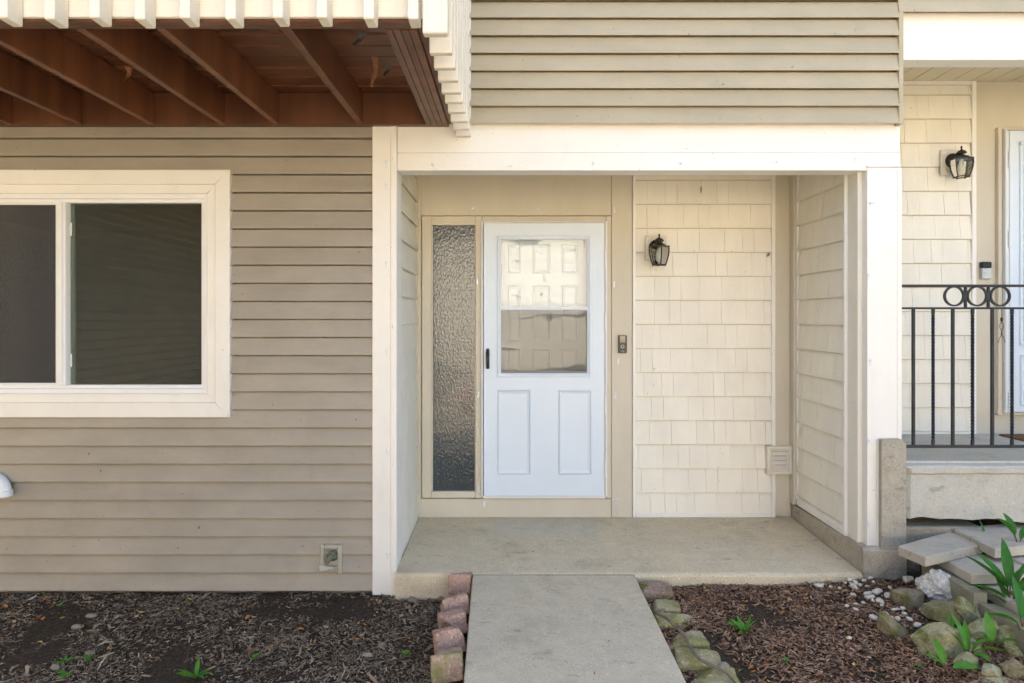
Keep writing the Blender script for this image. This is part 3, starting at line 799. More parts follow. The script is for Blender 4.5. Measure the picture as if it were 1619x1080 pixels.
for i in range(20):
    zz = ngz0 + .03 + i * (ngz1 - ngz0 - .04) / 20
    s1 = MB(); s1.prism([(ny + .05, zz), (ny + .052, zz), (ny + .074, zz + .045), (ny + .072, zz + .045)], ngx0 + .004, ngx1 - .004, 'x'); s1.build('blind_slat', M['window_vinyl'], ndoor)
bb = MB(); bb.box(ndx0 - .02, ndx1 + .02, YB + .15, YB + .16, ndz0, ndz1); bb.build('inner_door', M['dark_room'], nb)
rp = MB(); raised_panel(rp, X(1605, YB), X(1670, YB), ZZ(640, YB), ZZ(560, YB), ny, .010, .022); rp.build('door_panel', M['door'], ndoor)
for zc in (255, 380, 632):
    hg = MB(); hg.bbox(X(1587, YB), X(1589, YB), ny - .012, ny - .0008, ZZ(zc + 13, YB), ZZ(zc - 13, YB), .001); hg.build('hinge', M['alu'], ndoor)
# raised porch slab and what is under it
ns = MB()
nf = -.055
nprof = [(nf + .012, .468), (nf + .010, .74), (nf - .004, .752), (nf - .006, .782), (nf + .006, .795), (nf + .05, .802), (nf + .052, .812), (YB + .02, nsz), (YB + .02, .468)]
n = 46; vs_, fs = [], []; m9 = len(nprof)
for i in range(n + 1):
    x = NX0 + .006 + (8 - NX0) * (i / n) ** 1.6
    for k, (a, b_) in enumerate(nprof):
        e = mnoise.noise(Vector((x * 7, k * .9, 8))) * .008 if k in (0, 1, 2, 3, 4, 8) else 0
        if k == 0: b_ = b_ + abs(mnoise.noise(Vector((x * 5, 1, 1)))) * .03 - max(0, x - 2.9) * .12
        chip = max(0, 1 - (x - NX0) / .05) * .02 if k in (0, 1, 2) else 0
        vs_.append((x + chip, a + e + chip * 1.5, b_ + e))
for i in range(n):
    for j in range(m9): fs.append((i * m9 + j, i * m9 + (j + 1) % m9, (i + 1) * m9 + (j + 1) % m9, (i + 1) * m9 + j))
fs += [tuple(range(m9))[::-1], tuple(n * m9 + j for j in range(m9))]
mb = MB(); mb.add(vs_, fs)
tag(mb.build('raised_porch_slab', M['step']), 'thick grey concrete porch slab of the adjoining house', kind='structure')
mb = MB(); mb.bbox(NX0 + .008, 2.86, -.035, .4, .05, .418, .01)
tag(mb.build('footing_block', M['aggregate']), 'rough pebbly concrete footing under the raised porch slab', kind='structure')
mb = MB(); mb.box(NX0 + .006, 8, .3, .9, -.1, .5)
tag(mb.build('crawl_space_wall', M['soil']), 'dark earth under the raised porch', kind='structure')

# railing
rl = empty('porch_railing', (3.6, .03, .8))
tag(rl, 'black iron railing with ring ornaments on the raised porch', 'railing')
RY = .03
def bar(name, x0, x1, z0, z1, d=.012): b = MB(); b.bbox(x0, x1, RY - d, RY + d, z0, z1, .003); return b.build(name, M['iron'], rl)
RX0, RX1 = 2.375, 5.6
bar('top_rail', RX0, RX1, ZZ(454, RY), ZZ(450, RY), .016); bar('middle_rail', RX0, RX1, ZZ(489, RY), ZZ(485.8, RY), .013); bar('bottom_rail', 2.40, RX1, ZZ(708, RY), ZZ(703.5, RY), .014)
bar('end_bracket', RX0, RX0 + .012, ZZ(696, RY), ZZ(643, RY), .014)
px = 1444; i = 0
while X(px, RY) < RX1:
    xc = X(px, RY); z0, z1 = ZZ(703.6, RY), ZZ(488.6, RY)
    b = MB()
    if i % 2 == 0: b.bbox(xc - .0085, xc + .0085, RY - .0085, RY + .0085, z0, z1, .002)
    else:
        n = 110; v = []
        for k in range(n + 1):
            a = k * math.pi / 5.5 if 4 < k < n - 4 else 0
            zz = z0 + (z1 - z0) * k / n
            for q in range(4): v.append((xc + .0105 * math.cos(a + q * math.pi / 2 + math.pi / 4), RY + .0105 * math.sin(a + q * math.pi / 2 + math.pi / 4), zz))
        b.add(v, [(k * 4 + q, k * 4 + (q + 1) % 4, (k + 1) * 4 + (q + 1) % 4, (k + 1) * 4 + q) for k in range(n) for q in range(4)] + [(3, 2, 1, 0), (n * 4, n * 4 + 1, n * 4 + 2, n * 4 + 3)])
    b.build('baluster' if i % 2 == 0 else 'twisted_baluster', M['iron'], rl)
    px += 31.2; i += 1
zr = ZZ(468.3, RY); rr = .0585
k = 0
pxs = [1508.4 + 36.25 * j for j in range(3)] + [1508.4 + 36.25 * j for j in (8, 9, 10)]
for p in pxs:
    xc = X(p, RY); b = MB(); v = []; n = 40
    for a in range(n):
        t = 2 * math.pi * a / n
        for (dr, dy) in ((-.005, -.008), (.005, -.008), (.005, .008), (-.005, .008)): v.append((xc + (rr + dr) * math.cos(t), RY + dy, zr + (rr + dr) * math.sin(t)))
    b.add(v, [(a * 4 + q, a * 4 + (q + 1) % 4, ((a + 1) % n) * 4 + (q + 1) % 4, ((a + 1) % n) * 4 + q) for a in range(n) for q in range(4)])
    b.build('ring_ornament', M['iron'], rl)
for p in (1526.4, 1562.4, 1526.4 + 290, 1562.4 + 290): xc = X(p, RY); bar('ring_post', xc - .008, xc + .008, ZZ(486, RY), ZZ(454, RY), .008)

# hanging wire ornament on the railing
wo = MB(); c = P(1583.5, 488, RY - .02)
wo.tube([c, c - Vector((0, 0, .05))], .0015, 6)
wo.lathe([(.001, -.085), (.006, -.075), (.008, -.068), (.006, -.058), (.001, -.05)], c, 8)
wo.tube([c + Vector((.011 * math.cos(t), 0, -.108 + .022 * math.sin(t))) for t in [i * math.pi / 8 for i in range(17)]], .002, 6)
wo.tube([c - Vector((0, 0, .13)), c - Vector((.003, 0, .165)), c - Vector((.016, 0, .19)), c - Vector((.018, 0, .212))], .002, 6)
wo.tube([c - Vector((0, 0, .13)), c - Vector((-.003, 0, .165)), c - Vector((-.018, 0, .185)), c - Vector((-.022, 0, .21))], .002, 6)
tag(wo.build('wire_ornament', M['bronze']), 'thin wire ornament hanging from the black porch railing', 'ornament')
mt = MB(); mt.bbox(X(1600, .75), X(1800, .75), .45, .88, nsz - .01, nsz + .012, .003)
tag(mt.build('doormat', mat('coir', (.17, .085, .035), .95, .3, 60, .8, 150)), 'brown doormat before the door of the adjoining house', 'doormat')

# ------------------------------------------------------------------ wall lanterns
def lantern(base, label):
    """base: centre of the round wall plate on the wall, wall facing -y"""
    b = Vector(base)
    root = empty('wall_lantern', b)
    tag(root, label, 'lantern', 'bronze lanterns beside the doors')
    mp = MB()
    mp.bbox(b.x - .088, b.x + .088, b.y - .022, b.y + .0, b.z - .100, b.z + .105, .006)
    mount = mp.build('mounting_block', M['plastic_cream'], root)
    mp = MB(); mp.bbox(b.x - .062, b.x + .062, b.y - .030, b.y - .0225, b.z - .070, b.z + .075, .004); mp.build('mounting_plate', M['plastic_cream'], root)
    y0 = b.y - .03
    bp = MB(); bp.lathe([(.062, 0), (.062, -.008), (.050, -.016), (.030, -.022), (.012, -.024)], (b.x, y0, b.z + .01), 28, 'y'); bp.build('back_plate', M['bronze'], root, smooth=True)
    c = Vector((b.x, y0 - .105, b.z))
    ar = MB(); ar.tube([(b.x, y0 - .015, b.z + .01), (b.x, y0 - .045, b.z + .035), (b.x, y0 - .08, b.z + .05), c + Vector((0, 0, .045))], [.014, .011, .010, .010], 10); ar.build('arm', M['bronze'], root, smooth=True)
    ca = MB()
    ca.lathe([(.070, .0), (.066, .006), (.045, .022), (.028, .030), (.016, .033), (.014, .040), (.036, .046), (.038, .052), (.024, .068), (.010, .074), (.006, .080), (.005, .086), (.008, .092), (.006, .102), (.001, .108)], c, 24)
    ca.build('cap', M['bronze'], root, smooth=True)
    prof = [(.079, .0), (.080, -.03), (.076, -.065), (.066, -.105), (.053, -.142)]
    rib = MB(); gl = []
    a0 = math.pi / 6 * 1
    cs = [a0 + i * math.pi / 3 for i in range(6)]
    for i in range(6):
        a = cs[i]; d = Vector((math.cos(a), math.sin(a), 0))
        rib.tube([c + d * r + Vector((0, 0, h)) for r, h in prof], .0052, 6)
        rib.lathe([(.001, -.152), (.005, -.149), (.005, -.142), (.001, -.138)], c + d * .053, 6)
        rib.lathe([(.001, .012), (.005, .008), (.006, -.004), (.001, -.006)], c + d * .079, 6)
        a2 = cs[(i + 1) % 6]; d2 = Vector((math.cos(a2), math.sin(a2), 0))
        rib.tube([c + d * .079, c + d2 * .079], .0055, 6); rib.tube([c + d * .053 + Vector((0, 0, -.142)), c + d2 * .053 + Vector((0, 0, -.142))], .0045, 6)
        g = MB(); n = len(prof); v = [c + d * (r - .001) + Vector((0, 0, h)) for r, h in prof] + [c + d2 * (r - .001) + Vector((0, 0, h)) for r, h in prof]
        g.add(v, [(k, k + 1, n + k + 1, n + k) for k in range(n - 1)]); gl.append(g)
    rib.build('cage', M['bronze'], root)
    for g in gl: g.build('glass_panel', M['lamp_glass'], root)
    bu = MB(); bu.lathe([(.001, -.125), (.018, -.118), (.026, -.10), (.026, -.055), (.018, -.03), (.014, -.005), (.013, .0)], c, 16); bu.build('bulb', mat('frosted_bulb', (.85, .83, .80), .3, .01, 3), root, smooth=True)
    root.scale = (.92, .92, .92)
    return root
lantern(P(1036.5, 393.5, YB - .016), 'bronze wall lantern on the shingles right of the white storm door')
lantern(P(1502.5, 258, YB - .016), 'bronze wall lantern above the black railing on the raised porch')

# ------------------------------------------------------------------ doorbells, vents, pipe
db = empty('video_doorbell', P(984, 558, YB - .015)); tag(db, 'black video doorbell on the beige board beside the storm door', 'doorbell')
a, b = P(977.3, 558, YB - .013), P(990.3, 530.3, YB - .013)
d = MB(); d.bbox(a.x, b.x, YB - .040, YB - .0135, a.z, b.z, .003); d.build('body', M['dark_plastic'], db)
fx0, fx1 = P(979.8, 0, YB - .04).x, P(988.6, 0, YB - .04).x
d = MB(); d.bbox(fx0, fx1, YB - .0425, YB - .0402, P(0, 542, YB - .04).z, P(0, 531, YB - .04).z, .001); d.build('camera_window', mat('glossy_bronze', (.20, .15, .11), .08, .2, 60, spec=.9), db)
cc = P(984.3, 548, YB - .0415); d = MB(); v = []; n = 24
for k in range(n):
    t = 2 * math.pi * k / n
    for r_, y_ in ((.0095, 0), (.0125, 0), (.0125, .0014), (.0095, .0014)): v.append((cc.x + r_ * math.cos(t), cc.y + y_ - .0008, cc.z + r_ * math.sin(t)))
d.add(v, [(k * 4 + q, k * 4 + (q + 1) % 4, ((k + 1) % n) * 4 + (q + 1) % 4, ((k + 1) % n) * 4 + q) for k in range(n) for q in range(4)])
d.build('button_ring', mat('pale_ring', (.6, .66, .68), .3), db)
fc = bpy.data.curves.new('lettering', 'FONT'); fc.body = 'ring'; fc.size = .013; fc.align_x = 'CENTER'; fc.extrude = .0004
ft_ = bpy.data.objects.new('lettering_curve', fc); fo_ = bpy.data.objects.new('lettering', bpy.data.meshes.new_from_object(ft_)); bpy.data.objects.remove(ft_); COL.objects.link(fo_); fo_.parent = db
fo_.location = P(984.3, 556.3, YB - .0412) - WO[db.name]; fo_.rotation_euler = (math.pi / 2, 0, 0); fo_.data.materials.append(mat('print_white', (.6, .62, .66), .5))
db = empty('video_doorbell', P(1556, 442, YB)); tag(db, 'silver and black video doorbell above the black railing', 'doorbell')
a, b = P(1548.5, 441.5, YB), P(1564, 414.5, YB); zm_ = P(0, 424, YB).z
d = MB(); d.bbox(a.x, b.x, YB - .028, YB + .003, a.z, zm_, .004); d.build('body', M['silver'], db)
d = MB(); d.bbox(a.x, b.x, YB - .030, YB + .003, zm_ + .0008, b.z, .004); d.build('camera_window', M['dark_plastic'], db)
cc = P(1558.5, 431, YB - .029); d = MB(); d.lathe([(.001, -.0022), (.012, -.002), (.0135, 0)], cc, 24, 'y'); d.build('button', M['silver'], db)

ve = empty('dryer_vent', P(1230, 749, YB)); tag(ve, 'square cream louvred vent low on the shingle wall near the corner', 'vent')
vy = YB - .022
a, b = P(1211, 749, vy), P(1250, 705, vy)
d = MB(); mitred(d, a.x, b.x, a.z, b.z, .024, vy - .030, vy + .02, .004); mitred(d, a.x + .022, b.x - .022, a.z + .022, b.z - .022, .014, vy - .020, vy + .02, .003); d.build('frame', M['plastic_cream'], ve)
d = MB(); d.box(a.x + .02, b.x - .02, vy, vy + .015, a.z + .02, b.z - .02); d.build('backing', M['dark_plastic'], ve)
lz0, lz1 = a.z + .036, b.z - .036
for k in range(4):
    z0 = lz0 + (lz1 - lz0) * k / 4; z1 = lz0 + (lz1 - lz0) * (k + 1) / 4
    d = MB(); d.prism([(vy - .022, z0 + .002), (vy - .019, z0 + .001), (vy - .004, z1 - .004), (vy - .006, z1 - .003)], a.x + .036, b.x - .036, 'x'); d.build('louvre', M['plastic_cream'], ve)

fb = empty('hose_faucet', P(522, 906, -.03)); tag(fb, 'weathered faucet in a broken tan cover box low on the siding', 'faucet')
a, b = P(507, 907, -.03), P(541, 861, -.03)
d = MB(); wd = .024
d.bbox(a.x, a.x + wd, -.040, .01, a.z + .045, b.z, .004); d.bbox(b.x - wd * 1.1, b.x, -.040, .01, a.z, b.z, .004); d.bbox(a.x + wd + .001, b.x - wd * 1.1 - .001, -.040, .01, b.z - wd, b.z, .004); d.build('cover_box', M['grey_cover'], fb)
d = MB(); d.box(a.x + wd, b.x - wd, -.0185, -.0165, a.z + .03, b.z - wd + .002); d.build('backing', M['grey_cover'], fb)
d = MB(); v = [(a.x - .002, -.052, a.z + .058), (b.x - wd, -.048, a.z + .044), (b.x - wd, -.040, a.z + .020), (a.x + .004, -.062, a.z + .026)]
v += [(p[0], p[1] + .006, p[2]) for p in v]; d.add(v, [(3, 2, 1, 0), (4, 5, 6, 7), (0, 1, 5, 4), (1, 2, 6, 5), (2, 3, 7, 6), (3, 0, 4, 7)]); d.build('flap', M['grey_cover'], fb)
cc = Vector(((a.x + b.x) / 2, -.02, (a.z + b.z) / 2 + .02))
d = MB(); d.lathe([(.034, 0), (.034, -.006), (.020, -.012), (.016, -.03)], cc + Vector((.008, 0, 0)), 16, 'y'); d.tube([cc + Vector((.006, -.02, 0)), cc + Vector((-.005, -.05, -.008)), cc + Vector((-.018, -.06, -.03))], [.014, .014, .012], 10); d.build('spout', M['brass'], fb, smooth=True)
d = MB()
for k in range(6):
    t = k * math.pi / 3; d.tube([cc + Vector((.006, -.046, .014)), cc + Vector((.006 + .020 * math.cos(t), -.05, .014 + .020 * math.sin(t)))], .0035, 6)
d.tube([cc + Vector((.006 + .021 * math.cos(i * math.pi / 8), -.05, .014 + .021 * math.sin(i * math.pi / 8))) for i in range(17)], .0045, 6); d.build('handle_wheel', M['brass'], fb, smooth=True)

pe = MB(); pc = P(0, 787, -.1)
arc = [Vector((X(0, -.1) - .05 - .03, .0, ZZ(762, -.1)))]
pts = []; cen = Vector((X(22, -.08) - .062, -.08, ZZ(772, -.08)))
pts = [cen + Vector((-.13, .085, .045))] + [cen + Vector((-.11 * math.cos(t) * .0 + (-.10 + .10 * math.sin(t)), .0 + .06 * (1 - math.sin(t)), .045 - .07 * (1 - math.cos(t)))) for t in [i * math.pi / 16 for i in range(9)]]
pe.tube(pts, .041, 20); el = pe.build('vent_pipe', M['pvc'], None, smooth=True)
tag(el, 'white plastic pipe elbow sticking out of the siding at far left', 'pipe')
pe = MB(); e = pts[-1]; pe.lathe([(.040, -.022), (.047, -.022), (.047, .012), (.042, .014)], e, 24); pe.build('collar', M['pvc'], el)

# ------------------------------------------------------------------ plastic light hooks
def clip_mesh():
    m = MB(); m.bbox(-.008, .008, -.004, 0, -.004, .018, .003); m.bbox(-.0055, .0055, -.0025, 0, -.026, -.004, .002); m.bbox(-.005, .005, -.013, -.0042, .002, .007, .002); m.bbox(-.005, .005, -.014, -.011, .0072, .015, .0012)
    me = m.mesh('hook'); me.materials.append(M['clip']); return me
HM = clip_mesh()
ORD = {'v': ['topmost', 'second from top', 'third from top', 'fourth from top', 'fifth from top'], 'h': ['leftmost', 'second from left', 'third from left', 'fourth from left', 'fifth from left']}
END = {'v': 'lowest', 'h': 'rightmost'}
def hooks(lst, y, label, group, order='v'):
    words = ORD[order][:len(lst) - 1] + [END[order]]
    for (px, py, r_), wd_ in zip(lst, words):
        o = bpy.data.objects.new('light_hook', HM); COL.objects.link(o); o.location = P(px, py, y); o.rotation_euler = (0, r_ + R.uniform(-.1, .1), 0)
        tag(o, wd_ + ' ' + label, 'hook', group)
H = math.pi / 2
hooks([(612, 258, 0), (612, 294, 0), (612, 417, 0), (612, 555, 0), (613, 713, 0), (613, 877, 0)], -.0285, 'clear plastic light hook stuck on the white corner post', 'hooks on the corner post')
hooks([(685, 262, -.5), (806, 262, H), (938, 260, 0), (1074, 258, H), (1226, 256, H), (1352, 253, 0)], -.0245, 'clear plastic light hook along the porch header beam', 'hooks on the header beam', 'h')
hooks([(1376, 323, 0), (1373, 436, 0), (1376, 572, 0), (1374, 699, 0), (1373, 830, 0)], -.0305, 'clear plastic light hook stuck on the white right column', 'hooks on the right column')
hooks([(750, 328, .9), (854, 331, H)], YB - .0115, 'clear plastic light hook on the board above the storm door', 'hooks above the door', 'h')
hooks([(971, 331, 0), (971, 449, 0), (977, 571, 0), (973, 625, 0)], YB - .0135, 'clear plastic light hook on the beige board right of the storm door', 'hooks beside the door')
hooks([(754.5, 444, 0), (756, 623, 0), (757, 773, 0)], YB - .0355, 'clear plastic light hook on the post between sidelight and door', 'hooks on the door mullion')
hooks([(766, 796, 0), (973, 789.5, H)], YB - .0165, 'clear plastic light hook on the sill board under the storm door', 'hooks below the door', 'h')

# ------------------------------------------------------------------ planting beds
def bed(name, x0, x1, y0, y1, h, label):
    nx, ny = int((x1 - x0) / .04), int((y1 - y0) / .04)
    v = [(x0 + (x1 - x0) * i / nx, y0 + (y1 - y0) * j / ny, h(x0 + (x1 - x0) * i / nx, y0 + (y1 - y0) * j / ny)) for j in range(ny + 1) for i in range(nx + 1)]
    mb = MB(); mb.add(v, [(j * (nx + 1) + i, j * (nx + 1) + i + 1, (j + 1) * (nx + 1) + i + 1, (j + 1) * (nx + 1) + i) for j in range(ny) for i in range(nx)])
    me = bpy.data.meshes.new(name); me.from_pydata(mb.v, [], mb.f)
    o = link(name, me, M['soil'], smooth=True); tag(o, label, kind='structure'); return o
def hL(x, y):
    return -.005 + mnoise.noise(Vector((x * 2.5, y * 2.5, 0))) * .015 + mnoise.noise(Vector((x * 9, y * 9, 2))) * .007
def hR(x, y):
    k = max(0, min(1, (x - 1.7) / .6))
    return .085 + .05 * k + .035 * y * (1 - k * .3) + mnoise.noise(Vector((x * 2.5, y * 2.5, 5))) * .014 + mnoise.noise(Vector((x * 9, y * 9, 7))) * .006
bed('soil_bed', -5.6, -.22, -1.75, .02, hL, 'dark soil bed under the window')
bed('soil_bed', .70, 4.6, -1.9, -.03, hR, 'dark soil bed right of the walk')
rng = np.random.default_rng(5)
def chips(name, n, x0, x1, y0, y1, h, keep, lmin, lmax, wmin, wmax, m, label, kind='stuff', curl=.25, tilt=.35, zoff=.004):
    px = rng.uniform(x0, x1, n); py = rng.uniform(y0, y1, n)
    ok = np.array([keep(a, b) for a, b in zip(px, py)]); px, py = px[ok], py[ok]; n = len(px)
    pz = np.array([h(a, b) for a, b in zip(px, py)]) + zoff + rng.uniform(0, .010, n)
    L = rng.uniform(lmin, lmax, n) * rng.uniform(.5, 1, n); W = rng.uniform(wmin, wmax, n)
    a = rng.uniform(0, 2 * np.pi, n); ti = rng.normal(0, tilt, n) * .6; ro = rng.normal(0, .6, n)
    d = np.stack([np.cos(a) * np.cos(ti), np.sin(a) * np.cos(ti), np.sin(ti)], 1)
    s = np.stack([-np.sin(a), np.cos(a), np.zeros(n)], 1); up = np.cross(d, s)
    s2 = s * np.cos(ro)[:, None] + up * np.sin(ro)[:, None]; u2 = np.cross(d, s2)
    c = np.stack([px, py, pz], 1); cu = rng.normal(0, curl, n)[:, None] * L[:, None]
    th = (W * .35)[:, None] * u2
    V = np.empty((n, 8, 3))
    for k, (t, wk, cv) in enumerate(((-.5, .55, -.5), (0.0, 1.0, .5), (.5, .35, -.5))):
        pass
    e0 = c - d * L[:, None] / 2 - u2 * cu * .3; e1 = c + d * L[:, None] / 2 - u2 * cu * .3; mid = c + u2 * cu * .3 + s2 * (rng.normal(0, .12, n) * L)[:, None]
    hw = (W / 2)[:, None]
    V[:, 0] = e0 - s2 * hw * .6; V[:, 1] = e0 + s2 * hw * .5
    V[:, 2] = mid - s2 * hw; V[:, 3] = mid + s2 * hw
    V[:, 4] = e1 - s2 * hw * .4; V[:, 5] = e1 + s2 * hw * .6
    V[:, 6] = mid - th; V[:, 7] = e1 - th * .6
    idx = np.arange(n)[:, None] * 8
    Fq = np.concatenate([idx + np.array([[0, 2, 3, 1]]), idx + np.array([[2, 4, 5, 3]]), idx + np.array([[0, 6, 2, 2]])[:, :4]], 0)
    Fq = np.concatenate([idx + np.array([[0, 2, 3, 1]]), idx + np.array([[2, 4, 5, 3]])], 0)
    T = np.concatenate([idx + np.array([[0, 1, 6]]), idx + np.array([[6, 7, 4]]), idx + np.array([[6, 5, 7]])], 0)
    me = bpy.data.meshes.new(name)
    me.from_pydata(V.reshape(-1, 3).tolist(), [], Fq.tolist() + T.tolist())
    o = link(name, me, m); tag(o, label, kind=kind); return o
def walkL(y): return ext(wb0, wf0, (wb0.y - y) / (wb0.y - wf0.y)).x
def walkR(y): return ext(wb1, wf1, (wb1.y - y) / (wb1.y - wf1.y)).x
def nzv(x, y, s, o): return mnoise.noise(Vector((x * s, y * s, o)))
def keepL(x, y):
    if x > walkL(y) - .12: return R.random() < .25 and x < walkL(y) - .01
    return R.random() < .62 + 1.5 * nzv(x, y, 2.2, 1) + .6 * nzv(x, y, 8, 4) + .22 * min(0, x + 2.2)
chips('mulch', 52000, -3.6, -.26, -1.65, .0, hL, keepL, .012, .042, .003, .008, M['chips_grey'], 'weathered grey brown bark mulch under the window')
chips('mulch', 900, -3.6, -.26, -1.65, .0, hL, keepL, .05, .12, .006, .018, M['chips_grey'], 'longer bark strips lying on the mulch under the window', zoff=.012)
def keepR(x, y):
    if x < walkR(y) + .01 or y > SLF - .005: return False
    if x > 2.37: return False
    return R.random() < .75 + 1.4 * nzv(x, y, 2.6, 9) + .6 * nzv(x, y, 8, 2)
chips('mulch', 32000, .72, 2.75, -1.6, -.06, hR, keepR, .018, .055, .004, .010, M['chips_red'], 'reddish brown bark mulch right of the walk')
chips('leaf_litter', 150, -3.4, -.4, -1.5, -.02, hL, lambda x, y: True, .018, .038, .008, .016, M['litter'], 'scattered orange leaf bits under the window', zoff=.012)
chips('leaf_litter', 130, .8, 2.2, -1.5, -.1, hR, lambda x, y: x > walkR(y) + .1, .014, .032, .006, .014, M['litter'], 'scattered orange leaf bits right of the walk', zoff=.012)
chips('debris', 46, -.6, 2.05, SLF + .05, YB - .02, lambda x, y: .153 + (y - SLF) * .036 / 1.03, lambda x, y: R.random() < .3 + .9 * (abs(x - .7) > 1.1 or y > .7), .010, .028, .003, .008, M['litter'], 'dry leaf bits scattered on the porch slab', zoff=.003, tilt=.1)
chips('debris', 16, .0, .55, -1.2, SLF - .03, lambda x, y: .153 + (y - SLF) * .044, lambda x, y: True, .010, .026, .003, .007, M['litter'], 'dry leaf bits scattered on the walk', zoff=.003, tilt=.1)

# ------------------------------------------------------------------ blocks and rocks
def rock(name, c, dims, m, seed, label, cat='rock', group=None, rot=(0, 0, 0), sub=3, box=0.0, crag=.12, cut=5, rough=.0):
    """irregular stone: icosphere, planar facets cut in, noise; box>0 squares it up"""
    bm = bmesh.new(); bmesh.ops.create_icosphere(bm, subdivisions=sub, radius=1); r = random.Random(seed)
    pl = [(Vector((r.gauss(0, 1), r.gauss(0, 1), r.gauss(0, 1))).normalized(), r.uniform(.62, .85)) for _ in range(cut)]
    off = Vector((seed * 3.1, seed * 1.7, seed))
    for v in bm.verts:
        p = v.co.copy()
        if box:
            k = max(abs(p.x), abs(p.y), abs(p.z)); q = p / k
            ln = (abs(q.x) ** 14 + abs(q.y) ** 14 + abs(q.z) ** 14) ** (1 / 14)
            p = p.lerp(q / ln, box)
        for nrm, dd in pl:
            s_ = p.dot(nrm)
            if s_ > dd: p -= nrm * (s_ - dd) * .97
        p *= 1 + mnoise.noise(p * 1.3 + off) * crag + mnoise.noise(p * 3.5 + off) * crag * .45 + mnoise.noise(p * 9 + off) * rough
        v.co = p
    me = bpy.data.meshes.new(name); bm.to_mesh(me); bm.free()
    mt_ = Matrix.Translation(Vector(c)) @ Matrix.Rotation(rot[2], 4, 'Z') @ Matrix.Rotation(rot[1], 4, 'Y') @ Matrix.Rotation(rot[0], 4, 'X') @ Matrix.Diagonal((*[d / 2 for d in dims], 1))
    me.transform(mt_)
    o = link(name, me, m, None, c, smooth=True)
    tag(o, label, cat, group); return o
GE = 'tumbled edging blocks left of the walk'
LB = [((728.5, 922), (.125, .105, .16), .125, 'red_block', 'reddish edging block touching the porch slab left of the walk', -.1),
      ((719, 957), (.135, .115, .15), .105, 'red_block', 'second reddish edging block from the porch slab left of the walk', .3),
      ((715.5, 985), (.125, .11, .15), .09, 'red_block', 'third reddish edging block from the porch slab left of the walk', .35),
      ((709.5, 1013), (.135, .115, .16), .085, 'red_block', 'fourth reddish edging block, just behind the moss streaked block', .25),
      ((707, 1052), (.14, .13, .17), .07, 'red_block_moss', 'moss streaked edging block nearest the camera left of the walk', .1)]
for i, ((px, py), dm, zc, m, lb, ry) in enumerate(LB):
    c = G(px, py, zc - .02)
    rock('edging_block', c, [d * k_ for d, k_ in zip(dm, (1.08, 1.1, .72))], M[m], 40 + i, lb, 'edging block', GE, (R.uniform(-.38, -.2), -.08, ry), 5, .985, .045, 1, .04)
GR_ = 'mossy edging blocks right of the walk'
RB = [((1036, 931), (.165, .12, .10), 'pink_block', 'pinkish edging block touching the porch slab right of the walk'),
      ((1049, 958), (.155, .095, .09), 'moss_block', 'small half mossy edging block, second from the porch slab'),
      ((1069, 981), (.19, .10, .09), 'moss_block', 'mossy edging block with black specks where the stick begins'),
      ((1085, 1011), (.175, .115, .10), 'moss_block', 'mossy edging block, fourth from the slab under the stick'),
      ((1103, 1042), (.185, .115, .10), 'moss_block', 'green edging block, fifth from the slab under the stick bend'),
      ((1129, 1073), (.19, .13, .10), 'moss_block', 'green mossy edging block nearest the camera right of the walk')]
for i, ((px, py), dm, m, lb) in enumerate(RB):
    zc = .075 - i * .008
    c = G(px, py, zc + .03); c.z = zc
    rock('edging_block', c, [d * k_ for d, k_ in zip(dm, (1.12, 1.25, .95))], M[m], 60 + i, lb, 'edging block', GR_, (R.uniform(-.08, .08), .04, R.uniform(-.2, .1)), 5, .985, .045, 1, .035)
# stick across the right edging
sp = [(1037, 969, .145), (1052, 978, .15), (1067, 990, .145), (1076, 1000, .14), (1086, 1015, .138), (1097, 1030, .135), (1104, 1042, .132), (1120, 1050, .125), (1135, 1056, .11), (1150, 1064, .10), (1164, 1081, .09), (1172, 1095, .085)]
sk = MB(); sk.tube([G(a, b, c) + Vector((R.uniform(-.004, .004), 0, R.uniform(-.002, .002))) for a, b, c in sp], [.0075, .008, .0075, .008, .0085, .008, .0075, .0075, .007, .006, .005, .004], 8)
tag(sk.build('stick', M['stick'], None, G(1037, 969, .13), smooth=True), 'crooked grey stick lying along the mossy edging blocks', 'stick')

